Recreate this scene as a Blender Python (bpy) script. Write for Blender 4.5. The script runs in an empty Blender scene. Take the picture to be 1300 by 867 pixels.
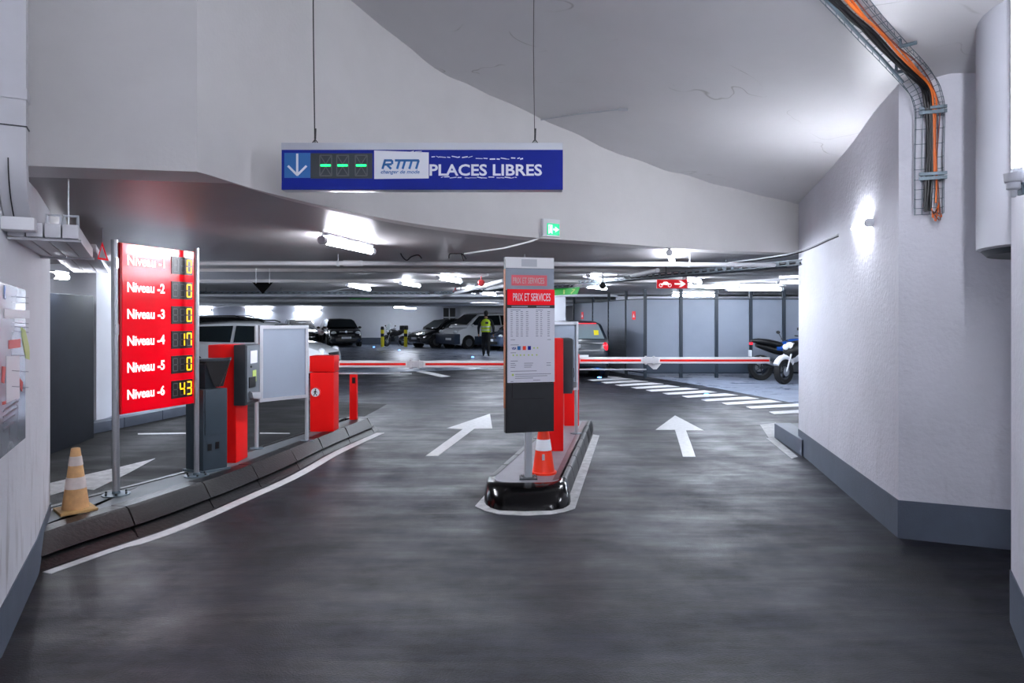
import bpy, bmesh, math, random
from mathutils import Vector, Matrix
random.seed(7)
SC = bpy.context.scene
COL = SC.collection
F = 867.0            # focal length in pixels of the 1300x867 frame
H = 405.0            # horizon row
CH = 1.5             # camera height

# ------------------------------------------------------------------ camera
cam_d = bpy.data.cameras.new('camera')
cam = bpy.data.objects.new('camera', cam_d)
COL.objects.link(cam)
cam.location = (0, 0, CH)
cam.rotation_euler = (math.radians(90), 0, 0)
cam_d.sensor_width = 36
cam_d.lens = 36 * F / 1300
cam_d.shift_y = -(433.5 - H) / 1300
cam_d.clip_end = 200
cam_d.clip_start = 0.05
SC.camera = cam
# ------------------------------------------------------------------ world, exposure
W = bpy.data.worlds.new('world')
SC.world = W
W.use_nodes = True
W.node_tree.nodes['Background'].inputs[0].default_value = (0.8, 0.88, 1, 1)
W.node_tree.nodes['Background'].inputs[1].default_value = 0.25
SC.view_settings.view_transform = 'Standard'
SC.view_settings.look = 'None'
SC.view_settings.gamma = 1
SC.view_settings.exposure = 2.12
SC.cycles.max_bounces = 8
SC.cycles.diffuse_bounces = 5
SC.cycles.sample_clamp_indirect = 6
NEAR_E = 42.0        # luminance of the ramp tubes
FAR_E = 32.0         # luminance of the car park tubes

# ------------------------------------------------------------------ materials
def lin(h):
    h = h.lstrip('#')
    o = []
    for i in (0, 2, 4):
        c = int(h[i:i + 2], 16) / 255
        o.append(c / 12.92 if c < .04045 else ((c + .055) / 1.055) ** 2.4)
    return (*o, 1)

def nt(m):
    return m.node_tree.nodes, m.node_tree.links

def mat(name, col, rough=.5, metal=0, emit=None, es=0, var=0, scale=6, bump=0, bscale=80, coat=0, spec=.5, alpha=1, trans=0):
    m = bpy.data.materials.new(name)
    m.use_nodes = True
    N, L = nt(m)
    b = N['Principled BSDF']
    c = lin(col) if isinstance(col, str) else (*col, 1)
    b.inputs['Base Color'].default_value = c
    b.inputs['Roughness'].default_value = rough
    b.inputs['Metallic'].default_value = metal
    b.inputs['Coat Weight'].default_value = coat
    b.inputs['Specular IOR Level'].default_value = spec
    b.inputs['Alpha'].default_value = alpha
    b.inputs['Transmission Weight'].default_value = trans
    if emit:
        b.inputs['Emission Color'].default_value = lin(emit)
        b.inputs['Emission Strength'].default_value = es
    tc = N.new('ShaderNodeTexCoord')
    if var:
        n = N.new('ShaderNodeTexNoise')
        n.inputs['Scale'].default_value = scale
        n.inputs['Detail'].default_value = 5
        n.inputs['Roughness'].default_value = .6
        L.new(tc.outputs['Object'], n.inputs['Vector'])
        mp = N.new('ShaderNodeMapRange')
        mp.inputs[1].default_value = .3
        mp.inputs[2].default_value = .7
        mp.inputs[3].default_value = 1 - var
        mp.inputs[4].default_value = 1 + var * .5
        L.new(n.outputs[0], mp.inputs[0])
        mx = N.new('ShaderNodeVectorMath')
        mx.operation = 'SCALE'
        mx.inputs[0].default_value = c[:3]
        L.new(mp.outputs[0], mx.inputs['Scale'])
        L.new(mx.outputs[0], b.inputs['Base Color'])
    if bump:
        n2 = N.new('ShaderNodeTexNoise')
        n2.inputs['Scale'].default_value = bscale
        n2.inputs['Detail'].default_value = 4
        L.new(tc.outputs['Object'], n2.inputs['Vector'])
        bp = N.new('ShaderNodeBump')
        bp.inputs['Strength'].default_value = bump
        bp.inputs['Distance'].default_value = .01
        L.new(n2.outputs[0], bp.inputs['Height'])
        L.new(bp.outputs[0], b.inputs['Normal'])
    return m

def ramp(N, pts):
    r = N.new('ShaderNodeValToRGB')
    e = r.color_ramp.elements
    while len(e) < len(pts):
        e.new(.5)
    for k, (p, c) in enumerate(pts):
        e[k].position = p
        e[k].color = c if len(c) == 4 else (*c, 1)
    return r

def g(v):
    return (v, v, v, 1)

def floor_material(name, dark, light, rlo, rhi, spec=.5, streak=1.0):
    """painted or asphalt floor: blotches, long worn streaks, fine grit, damp patches in the roughness"""
    m = bpy.data.materials.new(name)
    m.use_nodes = True
    N, L = nt(m)
    b = N['Principled BSDF']
    tc = N.new('ShaderNodeTexCoord')
    def noise(sc, det, vec_scale=(1, 1, 1), rot=0, loc=(0, 0, 0), dist=0):
        mp = N.new('ShaderNodeMapping')
        mp.inputs['Scale'].default_value = vec_scale
        mp.inputs['Rotation'].default_value = (0, 0, rot)
        mp.inputs['Location'].default_value = loc
        L.new(tc.outputs['Object'], mp.inputs[0])
        n = N.new('ShaderNodeTexNoise')
        n.inputs['Scale'].default_value = sc
        n.inputs['Detail'].default_value = det
        n.inputs['Roughness'].default_value = .62
        n.inputs['Distortion'].default_value = dist
        L.new(mp.outputs[0], n.inputs['Vector'])
        return n.outputs[0]
    a = noise(.9, 6, dist=.4)
    s = noise(1.6, 6, (.35, 2.2, 1), rot=.12, loc=(3, 1, 0), dist=.6)
    f = noise(60, 3)
    s2 = noise(9, 7, (.28, 1.7, 1), rot=.06, loc=(2, 8, 0), dist=.5)
    md = noise(7, 8, (1, 1.6, 1), loc=(1, 5, 0), dist=.3)
    mix = N.new('ShaderNodeMath'); mix.operation = 'MULTIPLY_ADD'
    L.new(s, mix.inputs[0]); mix.inputs[1].default_value = .55 * streak; L.new(a, mix.inputs[2])
    mix2 = N.new('ShaderNodeMath'); mix2.operation = 'MULTIPLY_ADD'
    fm_ = N.new('ShaderNodeMath'); fm_.operation = 'MULTIPLY_ADD'
    L.new(md, fm_.inputs[0]); fm_.inputs[1].default_value = 1.1; L.new(f, fm_.inputs[2])
    L.new(fm_.outputs[0], mix2.inputs[0]); mix2.inputs[1].default_value = .42; L.new(mix.outputs[0], mix2.inputs[2])
    mx4 = N.new('ShaderNodeMath'); mx4.operation = 'MULTIPLY_ADD'
    L.new(s2, mx4.inputs[0]); mx4.inputs[1].default_value = .6; L.new(mix2.outputs[0], mx4.inputs[2]); mix2 = mx4
    lo, hi = .78 + .2 * streak + .32, 1.0 + .42 * streak + .32
    mr = N.new('ShaderNodeMapRange')
    mr.inputs[1].default_value = lo; mr.inputs[2].default_value = hi
    L.new(mix2.outputs[0], mr.inputs[0])
    r = ramp(N, [(0, lin(dark)), (1, lin(light))])
    L.new(mr.outputs[0], r.inputs[0])
    L.new(r.outputs[0], b.inputs['Base Color'])
    b.inputs['Specular IOR Level'].default_value = spec
    mix3 = N.new('ShaderNodeMath'); mix3.operation = 'MULTIPLY_ADD'
    L.new(s, mix3.inputs[0]); mix3.inputs[1].default_value = .8
    a2 = noise(1.3, 4, loc=(7, 3, 0)); L.new(a2, mix3.inputs[2])
    m2 = N.new('ShaderNodeMapRange')
    m2.inputs[1].default_value = .65; m2.inputs[2].default_value = 1.15
    m2.inputs[3].default_value = rlo; m2.inputs[4].default_value = rhi
    L.new(mix3.outputs[0], m2.inputs[0])
    L.new(m2.outputs[0], b.inputs['Roughness'])
    bp = N.new('ShaderNodeBump')
    bp.inputs['Strength'].default_value = .5; bp.inputs['Distance'].default_value = .006
    g2 = noise(110, 3)
    L.new(g2, bp.inputs['Height']); L.new(bp.outputs[0], b.inputs['Normal'])
    return m

def wall_material(name, col, bump=.25, bscale=45, scuff=0, rough=.65, mottle=.07, scale=2.2, cracks=0):
    m = mat(name, col, rough, var=mottle, scale=scale, bump=bump, bscale=bscale)
    N, L = nt(m)
    b = N['Principled BSDF']
    src = b.inputs['Base Color'].links[0].from_socket
    tc = N.new('ShaderNodeTexCoord')
    if scuff:
        mp = N.new('ShaderNodeMapping'); mp.inputs['Scale'].default_value = (7, 7, 1.6)
        L.new(tc.outputs['Object'], mp.inputs[0])
        n = N.new('ShaderNodeTexNoise'); n.inputs['Scale'].default_value = 1.6; n.inputs['Detail'].default_value = 7
        L.new(mp.outputs[0], n.inputs['Vector'])
        sx = N.new('ShaderNodeSeparateXYZ'); L.new(tc.outputs['Object'], sx.inputs[0])
        mr = N.new('ShaderNodeMapRange'); mr.inputs[1].default_value = 1.1; mr.inputs[2].default_value = .25
        L.new(sx.outputs[2], mr.inputs[0])
        r = ramp(N, [(.56, g(0)), (.7, g(1))]); L.new(n.outputs[0], r.inputs[0])
        mu = N.new('ShaderNodeMath'); mu.operation = 'MULTIPLY'; L.new(r.outputs[0], mu.inputs[0]); L.new(mr.outputs[0], mu.inputs[1])
        mu2 = N.new('ShaderNodeMath'); mu2.operation = 'MULTIPLY'; mu2.inputs[1].default_value = scuff; L.new(mu.outputs[0], mu2.inputs[0])
        mx = N.new('ShaderNodeMix'); mx.data_type = 'RGBA'
        L.new(mu2.outputs[0], mx.inputs[0]); L.new(src, mx.inputs[6]); mx.inputs[7].default_value = lin('#6a5a52')
        L.new(mx.outputs[2], b.inputs['Base Color']); src = mx.outputs[2]
    if cracks:
        n = N.new('ShaderNodeTexNoise'); n.inputs['Scale'].default_value = .7; n.inputs['Detail'].default_value = 3; n.inputs['Distortion'].default_value = .8
        L.new(tc.outputs['Object'], n.inputs['Vector'])
        r = ramp(N, [(.497, g(0)), (.5, g(1)), (.503, g(0))]); L.new(n.outputs[0], r.inputs[0])
        n3 = N.new('ShaderNodeTexNoise'); n3.inputs['Scale'].default_value = 1.7; n3.inputs['Detail'].default_value = 4
        L.new(tc.outputs['Object'], n3.inputs['Vector'])
        r3 = ramp(N, [(.52, g(0)), (.6, g(1))]); L.new(n3.outputs[0], r3.inputs[0])
        mu = N.new('ShaderNodeMath'); mu.operation = 'MULTIPLY'; L.new(r.outputs[0], mu.inputs[0]); L.new(r3.outputs[0], mu.inputs[1])
        mu2 = N.new('ShaderNodeMath'); mu2.operation = 'MULTIPLY'; mu2.inputs[1].default_value = cracks; L.new(mu.outputs[0], mu2.inputs[0])
        mx = N.new('ShaderNodeMix'); mx.data_type = 'RGBA'
        L.new(mu2.outputs[0], mx.inputs[0]); L.new(src, mx.inputs[6]); mx.inputs[7].default_value = lin('#7b7872')
        L.new(mx.outputs[2], b.inputs['Base Color'])
    return m

M_ = dict(
    asphalt=floor_material('asphalt', '#040406', '#2b2d37', .30, .66, spec=.34),
    painted=floor_material('painted_floor', '#7e8799', '#98a2b5', .22, .4, streak=.6),
    lane=floor_material('dark_shaded_lane', '#040405', '#0e0e11', .5, .8, spec=.22),
    wall=wall_material('white_wall', '#d9d9de', scuff=.5, bump=.35),
    wall_r=wall_material('rough_white_wall', '#d4d4dc', scuff=.12, bump=.6, bscale=30),
    fascia=wall_material('fascia_paint', '#d3d1cf', bump=.15, mottle=.05, cracks=0),
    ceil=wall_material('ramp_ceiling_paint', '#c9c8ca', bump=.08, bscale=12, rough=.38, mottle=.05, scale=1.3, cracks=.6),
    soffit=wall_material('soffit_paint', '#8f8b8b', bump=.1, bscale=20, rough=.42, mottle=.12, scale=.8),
    base=mat('blue_grey_base_paint', '#57606f', .5, var=.12, scale=5, bump=.2),
    darkwall=mat('dark_grey_paint', '#141a25', .6, spec=.3, var=.25, scale=7, bump=.15),
    farwall=wall_material('far_wall', '#dcdfe6', bump=.1, mottle=.03),
    kerb=mat('kerb_rubber_black', '#0b0b0e', .42, var=.25, scale=9, bump=.35, bscale=40),
    kerbshine=mat('kerb_gloss_black', '#040405', .14, spec=.35, var=.2, scale=6, bump=.05),
    islandtop=mat('island_grey_paint', '#5f666b', .55, var=.18, scale=4, bump=.1),
    islandred=mat('island_worn_red_paint', '#5d4148', .45, var=.3, scale=10),
    islandpink=mat('island_centre_paint', '#7f7f86', .45, var=.15, scale=5),
    line=mat('white_road_paint', '#d5d5d6', .5, var=.16, scale=18),
    linedirty=mat('worn_road_paint', '#bdbdbd', .55, var=.35, scale=12),
    red=mat('red_enamel', '#f40a08', .42, spec=.3),
    redpanel=mat('red_sign_face', '#e8001a', .15, spec=.3, emit='#ff0a14', es=.05),
    redside=mat('red_sign_side', '#c80a12', .35),
    white=mat('white_plastic', '#e6e6e8', .35),
    offwhite=mat('offwhite_metal', '#cfcfd3', .4, var=.05),
    ductgrey=mat('duct_paint', '#b4b6be', .5),
    steel=mat('brushed_steel', '#b7b9bd', .32, metal=.9, var=.06, scale=30),
    galv=mat('galvanised_steel', '#66757e', .45, metal=.3, var=.15, scale=40),
    alu=mat('aluminium', '#c3c7cc', .35, metal=.5),
    boardgrey=mat('grey_board', '#8b95a3', .5, var=.04, scale=3),
    grey=mat('grey_machine', '#5f666d', .4, bump=.05),
    greydark=mat('anthracite_machine', '#2f353a', .45),
    teal=mat('slate_terminal', '#36434d', .45, var=.08),
    black=mat('black_plastic', '#0d0e10', .4),
    blackmatt=mat('black_matt', '#030304', .9, spec=.1),
    charcoal=mat('charcoal_panel', '#26282b', .35, var=.15, scale=8),
    rust=mat('rusty_edge', '#8d4a22', .7, var=.6, scale=16),
    blue=mat('blue_sign_face', '#06208c', .6, var=.06, scale=8, spec=.25),
    bluesq=mat('blue_square', '#1d69ad', .35),
    rtm=mat('logo_blue', '#1d6db3', .4),
    ledoff=mat('unlit_segment', '#57595a', .5),
    ledgreen=mat('green_led', '#10c850', .5, emit='#12e060', es=1.0),
    ledamber=mat('amber_led', '#f4c020', .5, emit='#ffb010', es=.42),
    orange=mat('orange_cone', '#ff3a17', .35),
    oldorange=mat('faded_orange_cone', '#d2a26c', .6, var=.2, scale=20),
    oldwhite=mat('faded_cone_band', '#cfc3bd', .6, var=.12, scale=20),
    conebase=mat('worn_cone_base', '#c09a62', .7, var=.2, scale=20),
    paper=mat('poster_paper', '#dcdce6', .35),
    ink=mat('grey_print', '#8d8f9c', .6),
    green=mat('green_sign', '#129a2a', .4, emit='#129a2a', es=.04),
    exitgreen=mat('exit_sign_green', '#0aa878', .4, emit='#0ac880', es=.25),
    exitwhite=mat('exit_sign_white', '#e0fff4', .4, emit='#d8fff2', es=.5),
    signred=mat('red_sign', '#d01522', .4, emit='#d01522', es=.15),
    fence=mat('fence_sheet', '#838b99', .5, metal=0, var=.06, scale=2),
    fencepost=mat('fence_post', '#122230', .5), kick=mat('fence_kick_sheet', '#2b3644', .5),
    cable=mat('black_cable', '#141416', .45),
    ocable=mat('orange_cable', '#e8742c', .45),
    rcable=mat('brown_cable', '#7a3e33', .5),
    yellow=mat('yellow_paint', '#e6d51c', .45),
    glass=mat('car_glass', '#1a2327', .06, spec=.8, coat=.5),
    glasslight=mat('painted_reflection_glass', '#7d8c92', .12, spec=.8),
    traymetal=mat('dull_tray_metal', '#59626a', .6),
    tyre=mat('tyre', '#0b0b0d', .75),
    rim=mat('rim_metal', '#8e9297', .3, metal=.8),
    lampg=mat('headlight_glass', '#d9dde2', .1, coat=1),
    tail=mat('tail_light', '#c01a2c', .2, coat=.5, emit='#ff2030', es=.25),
    plate=mat('number_plate', '#dfe2e6', .4),
    carblack=mat('black_car_paint', '#0c0e12', .15, coat=1),
    cargrey=mat('grey_car_paint', '#585f63', .25, coat=1),
    carwhite=mat('white_car_paint', '#d8dce0', .25, coat=.8),
    carnavy=mat('navy_car_paint', '#0e1c29', .3, coat=.4),
    carblue=mat('steel_blue_car_paint', '#3a4a63', .2, coat=1),
    clad=mat('slate_cladding', '#2a3648', .5),
    bikeblue=mat('blue_bike_paint', '#1c4fa0', .2, coat=1),
    cloth=mat('black_cloth', '#101114', .85),
    vest=mat('hi_vis_yellow', '#c9e62b', .7, emit='#c9e62b', es=.0),
    reflect=mat('reflective_tape', '#c9ccc9', .4),
    skin=mat('skin', '#b98a6d', .55),
    hair=mat('dark_hair', '#0d0b0a', .7),
    acrylic=mat('glossy_poster', '#8b9099', .16,  var=.12, scale=3),
    pred=mat('print_red', '#c9352b', .4), pgreen=mat('print_green', '#b9cf6a', .4), pgrey=mat('print_grey', '#5a606c', .4),
    pwhite=mat('print_white', '#e9ebf0', .4), glowwhite=mat('glowing_white', '#ffffff', .4, emit='#ffffff', es=.2),
    fadered=mat('faded_red_sticker', '#e35664', .4),
    cap=mat('lamp_end_cap', '#b9bcc2', .4),
    tube=mat('ramp_tube_glow', '#ffffff', .4, emit='#f0f4ff', es=NEAR_E),
    tubev=mat('vertical_tube_glow', '#ffffff', .4, emit='#f0f4ff', es=24),
    tubeb=mat('added_ramp_tube_dim', '#ffffff', .4, emit='#f0f4ff', es=24),
    tubec=mat('added_ramp_tube_strong', '#ffffff', .4, emit='#f0f4ff', es=62),
    tubew=mat('wall_tube_glow', '#ffffff', .4, emit='#f0f4ff', es=56),
    tubebk=mat('back_wall_tube', '#ffffff', .4, emit='#e8f1ff', es=14),
    tubefar=mat('car_park_tube_glow', '#ffffff', .4, emit='#e8f1ff', es=FAR_E),
    bled=mat('blue_led', '#3a7bff', .4, emit='#3a80ff', es=8),
    visor=mat('clear_visor', '#cfd8dd', .1, alpha=.55),
    pipered=mat('red_valve', '#a3262a', .4),
)

# ------------------------------------------------------------------ geometry helpers
def V(*a):
    return Vector(a)

def Px(x, y, Y):
    return Vector(((x - 650) * Y / F, Y, CH + (H - y) * Y / F))

def G(x, y, z=0.0):
    Y = F * (CH - z) / (y - H)
    return Vector(((x - 650) * Y / F, Y, z))

CZ = G   # also valid above the horizon: both differences change sign

class Mb:
    def __init__(s):
        s.v = []; s.f = []
    def add(s, vs, fs):
        o = len(s.v)
        s.v += [Vector(a) for a in vs]
        s.f += [tuple(i + o for i in f) for f in fs]
        return s
    def prism(s, a, b):
        n = len(a)
        return s.add(list(a) + list(b), [tuple(range(n))[::-1], tuple(range(n, 2 * n))] + [(i, (i + 1) % n, n + (i + 1) % n, n + i) for i in range(n)])
    def poly(s, pts, z0, z1):
        return s.prism([V(p[0], p[1], z0) for p in pts], [V(p[0], p[1], z1) for p in pts])
    def box(s, c, d, rz=0):
        R = Matrix.Rotation(rz, 3, 'Z'); c = Vector(c)
        q = [(-1, -1), (1, -1), (1, 1), (-1, 1)]
        a = [c + R @ V(x * d[0] / 2, y * d[1] / 2, -d[2] / 2) for x, y in q]
        b = [c + R @ V(x * d[0] / 2, y * d[1] / 2, d[2] / 2) for x, y in q]
        return s.prism(a, b)
    def tube(s, path, r, n=8, cap=True):
        path = [Vector(p) for p in path]
        rs = r if isinstance(r, (list, tuple)) else [r] * len(path)
        rings = []
        up = None
        for i, p in enumerate(path):
            t = (path[min(i + 1, len(path) - 1)] - path[max(i - 1, 0)]).normalized()
            if up is None:
                up = V(0, 0, 1) if abs(t.z) < .9 else V(1, 0, 0)
            a = t.cross(up).normalized(); b = a.cross(t).normalized(); up = b
            rings.append([p + (a * math.cos(2 * math.pi * k / n) + b * math.sin(2 * math.pi * k / n)) * rs[i] for k in range(n)])
        vs = [v for R in rings for v in R]
        fs = []
        for i in range(len(path) - 1):
            for k in range(n):
                fs.append((i * n + k, i * n + (k + 1) % n, (i + 1) * n + (k + 1) % n, (i + 1) * n + k))
        if cap:
            fs += [tuple(range(n))[::-1], tuple(range((len(path) - 1) * n, len(path) * n))]
        return s.add(vs, fs)
    def lathe(s, c, prof, n=20, axis='Z', cap=True):
        c = Vector(c)
        vs = []
        for (r, h) in prof:
            for k in range(n):
                a = 2 * math.pi * k / n
                p = V(r * math.cos(a), r * math.sin(a), h)
                if axis == 'Y': p = V(p.x, p.z, p.y)
                if axis == 'X': p = V(p.z, p.x, p.y)
                vs.append(c + p)
        m = len(prof)
        fs = [(i * n + k, i * n + (k + 1) % n, (i + 1) * n + (k + 1) % n, (i + 1) * n + k) for i in range(m - 1) for k in range(n)]
        if cap: fs += [tuple(range(n))[::-1], tuple(range((m - 1) * n, m * n))]
        return s.add(vs, fs)
    def ball(s, c, r, n=12, m=8, sc=(1, 1, 1)):
        pr = []
        c = Vector(c)
        vs = []
        for i in range(m + 1):
            t = math.pi * (i / m) * .98 + .01 * math.pi
            for k in range(n):
                a = 2 * math.pi * k / n
                vs.append(c + V(r * sc[0] * math.sin(t) * math.cos(a), r * sc[1] * math.sin(t) * math.sin(a), -r * sc[2] * math.cos(t)))
        fs = [(i * n + k, i * n + (k + 1) % n, (i + 1) * n + (k + 1) % n, (i + 1) * n + k) for i in range(m) for k in range(n)]
        fs += [tuple(range(n))[::-1], tuple(range(m * n, (m + 1) * n))]
        return s.add(vs, fs)
    def loft(s, secs, cap=True):
        n = len(secs[0]); vs = [v for q in secs for v in q]
        fs = [(i * n + k, i * n + (k + 1) % n, (i + 1) * n + (k + 1) % n, (i + 1) * n + k) for i in range(len(secs) - 1) for k in range(n)]
        if cap:
            fs += [tuple(range(n))[::-1], tuple(range((len(secs) - 1) * n, len(secs) * n))]
        return s.add(vs, fs)

def origin(p):
    o = Vector((0, 0, 0))
    while p is not None:
        o += p.location
        p = p.parent
    return o

def ob(name, mb, m, parent=None, bevel=0, sharp=35, at=None):
    """one mesh object; the builder holds world (or prototype) coordinates"""
    o_ = origin(parent) if parent is not None else (Vector(at) if at is not None else Vector((0, 0, 0)))
    me = bpy.data.meshes.new(name)
    me.from_pydata([tuple(v - o_) for v in mb.v], [], mb.f)
    bm = bmesh.new(); bm.from_mesh(me)
    bmesh.ops.recalc_face_normals(bm, faces=bm.faces)
    if bevel:
        ed = [e for e in bm.edges if len(e.link_faces) == 2 and e.calc_face_angle(0) > .5]
        bmesh.ops.bevel(bm, geom=ed, offset=bevel, segments=2, profile=.7, affect='EDGES', clamp_overlap=True)
    bm.to_mesh(me); bm.free()
    me.polygons.foreach_set('use_smooth', [True] * len(me.polygons))
    me.set_sharp_from_angle(angle=math.radians(sharp))
    if isinstance(m, str): m = M_[m]
    me.materials.append(m)
    o = bpy.data.objects.new(name, me)
    COL.objects.link(o)
    if parent is not None: o.parent = parent
    elif at is not None: o.location = at
    return o

def tag(o, label, cat, group=None, kind=None):
    if label: o['label'] = label
    if cat: o['category'] = cat
    if group: o['group'] = group
    if kind: o['kind'] = kind
    return o

def thing(name, loc, label, cat, group=None):
    o = bpy.data.objects.new(name, None)
    o.empty_display_size = .1
    COL.objects.link(o)
    o.location = loc
    return tag(o, label, cat, group)

def struct(name, mb, m, parent=None, **k):
    o = ob(name, mb, m, parent, **k)
    if parent is None: o['kind'] = 'structure'
    return o

def dup(root, loc, rz=0, label=None, group=None, scale=None):
    r = root.copy(); COL.objects.link(r)
    r.location = loc; r.rotation_euler = (0, 0, rz)
    if scale: r.scale = (scale,) * 3
    if label: r['label'] = label
    if group: r['group'] = group
    for ch in list(root.children):
        c = ch.copy(); COL.objects.link(c); c.parent = r
        for s in list(ch.children):
            d = s.copy(); COL.objects.link(d); d.parent = c
    return r

class Frame:
    """an upright plane in the scene: origin P0, horizontal direction R, up Z; N points to its front"""
    def __init__(s, p0, p1=None, R=None):
        s.o = Vector(p0)
        if p1 is not None:
            d = Vector(p1) - s.o; d.z = 0; s.len = d.length; s.R = d.normalized()
        else:
            s.R = Vector(R).normalized()
        s.U = V(0, 0, 1)
        s.N = s.R.cross(s.U).normalized()      # towards the viewer when R runs left to right
    def p(s, u, v, w=0):
        return s.o + s.R * u + s.U * v + s.N * w
    def px(s, x, y, w=0):
        d = V((x - 650) / F, 1, (H - y) / F)
        c = V(0, 0, CH)
        o = s.o + s.N * w
        t = (o - c).dot(s.N) / d.dot(s.N)
        q = c + d * t - o
        return (q.dot(s.R), q.z)
    def box(s, mb, u0, u1, v0, v1, w0, w1):
        q = [(u0, v0), (u1, v0), (u1, v1), (u0, v1)]
        return mb.prism([s.p(a, b, w0) for a, b in q], [s.p(a, b, w1) for a, b in q])
    def poly(s, mb, pts, w0, w1):
        return mb.prism([s.p(a, b, w0) for a, b in pts], [s.p(a, b, w1) for a, b in pts])
    def disc(s, mb, u, v, r, w0, w1, n=20, r2=None):
        pts = [(u + r * math.cos(2 * math.pi * k / n), v + (r2 or r) * math.sin(2 * math.pi * k / n)) for k in range(n)]
        return s.poly(mb, pts, w0, w1)
    def ring(s, mb, u, v, r, t, w0, w1, n=20):
        for k in range(n):
            a, b = 2 * math.pi * k / n, 2 * math.pi * (k + 1) / n
            s.poly(mb, [(u + r * math.cos(a), v + r * math.sin(a)), (u + (r + t) * math.cos(a), v + (r + t) * math.sin(a)), (u + (r + t) * math.cos(b), v + (r + t) * math.sin(b)), (u + r * math.cos(b), v + r * math.sin(b))], w0, w1)
        return mb
    def bar(s, mb, u0, v0, u1, v1, t, w0, w1):
        d = Vector((u1 - u0, v1 - v0)).normalized() * t / 2
        return s.poly(mb, [(u0 - d.y, v0 + d.x), (u0 + d.y, v0 - d.x), (u1 + d.y, v1 - d.x), (u1 - d.y, v1 + d.x)], w0, w1)

def lettering(name, txt, fr, u, v, w, width, height, m, parent, bold=0.0, shear=0):
    """raised print in the plane of fr; lower-left corner (u,v), fitted to width x height"""
    cu = bpy.data.curves.new(name, 'FONT')
    cu.body = txt; cu.size = 1; cu.extrude = .004; cu.offset = bold; cu.shear = shear; cu.resolution_u = 3
    t = bpy.data.objects.new(name, cu)
    COL.objects.link(t)
    bpy.context.view_layer.update()
    me = bpy.data.meshes.new_from_object(t.evaluated_get(bpy.context.evaluated_depsgraph_get()))
    bpy.data.objects.remove(t); bpy.data.curves.remove(cu)
    xs = [a.co.x for a in me.vertices]; ys = [a.co.y for a in me.vertices]
    x0, x1, y0, y1 = min(xs), max(xs), min(ys), max(ys)
    o_ = origin(parent)
    for a in me.vertices:
        uu = u + (a.co.x - x0) / (x1 - x0) * width
        vv = v + (a.co.y - y0) / (y1 - y0) * height
        ww = w + (.0015 if a.co.z > 0 else 0)
        a.co = fr.p(uu, vv, ww) - o_
    me.materials.clear(); me.materials.append(M_[m])
    me.name = name
    o = bpy.data.objects.new(name, me); COL.objects.link(o); o.parent = parent
    return o

def catmull(pts, k=6):
    P = [Vector(p) for p in pts]; out = []
    for i in range(len(P) - 1):
        a = P[max(i - 1, 0)]; b = P[i]; c = P[i + 1]; d = P[min(i + 2, len(P) - 1)]
        for j in range(k):
            t = j / k
            out.append(.5 * ((2 * b) + (c - a) * t + (2 * a - 5 * b + 4 * c - d) * t * t + (3 * b - a - 3 * c + d) * t ** 3))
    out.append(P[-1])
    return out

# ------------------------------------------------------------------ the ramp ceiling surface
ZS = 2.25            # underside of the car park slab
fas_px = [(265, 222), (300, 233), (340, 244.6), (425, 264.5), (512, 281.5), (601.5, 294), (681.5, 302), (740, 306), (794, 310), (904, 317.5), (1017, 321)]
fas = [CZ(x, y, ZS) for x, y in fas_px]
fas = catmull([(p.x, p.y, 0) for p in fas], 4)
def fas_Y(x):        # depth of the fascia in pixel column x
    best = None
    for a, b in zip(fas, fas[1:]):
        xa, xb = 650 + F * a.x / a.y, 650 + F * b.x / b.y
        if xa <= x <= xb:
            t = (x - xa) / (xb - xa); q = a.lerp(b, t); best = q
    if best is None: best = fas[0] if x < 265 else fas[-1]
    return best.y
smp = []
for x, y in [(445, 0), (500, 45), (560, 92), (610, 115), (660, 137), (715, 163), (771, 190), (830, 211), (889, 228), (950, 244), (1014, 259)]:
    smp.append(Px(x, y, fas_Y(x)))
smp += [V(2.65, 4.68, 3.11), V(3.0, 4.5, 3.14), V(3.24, 7.65, 2.80), V(2.95, 6.1, 2.93)]
def plane_z(X, Y):
    return 3.11 - .188 * (X - 2.65) - .067 * (Y - 4.68)
def ceil_z(X, Y):
    sw = .25; sr = 0
    for p in smp:
        d2 = (p.x - X) ** 2 + (p.y - Y) ** 2 + .01
        w = 1 / d2 ** 1.5
        sw += w; sr += w * (p.z - plane_z(p.x, p.y))
    return plane_z(X, Y) + sr / sw

mb = Mb(); nx, ny = 90, 100
vs = []
for j in range(ny + 1):
    for i in range(nx + 1):
        X = -5 + 9.4 * i / nx; Y = -6.5 + 15 * j / ny
        vs.append(V(X, Y, ceil_z(X, Y)))
mb.add(vs, [(j * (nx + 1) + i, j * (nx + 1) + i + 1, (j + 1) * (nx + 1) + i + 1, (j + 1) * (nx + 1) + i) for j in range(ny) for i in range(nx)])
struct('ceiling', mb, 'ceil', sharp=180)

# ------------------------------------------------------------------ floor
fl = struct('floor', Mb().box((0, 18, -.05), (40, 50, .1)), 'asphalt')
# blue-grey painted area of the car park beyond the lanes
a = [G(150, 473), G(430, 474), G(505, 472), G(640, 468), G(742, 465), G(790, 474), G(830, 479.5), G(905, 492), G(1016, 513.5), V(7.5, 12.6, 0), V(11, 12.6, 0), V(11, 42.4, 0), V(-18, 42.4, 0), V(-18, 19.1, 0)]
ob('painted_floor', Mb().poly([(p.x, p.y) for p in a], .001, .004), 'painted', fl)
# dark asphalt lane left of the long island, shade painted into its colour
a = [(-3.3, 4.2), (-3.05, 5.5), (-2.9, 6.0), (-2.35, 8.7), (-2.2, 12), (-5.0, 13), (-9, 13), (-9, 4.2)]
ob('lane_surface', Mb().poly(a, .001, .003), 'lane', fl)

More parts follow.
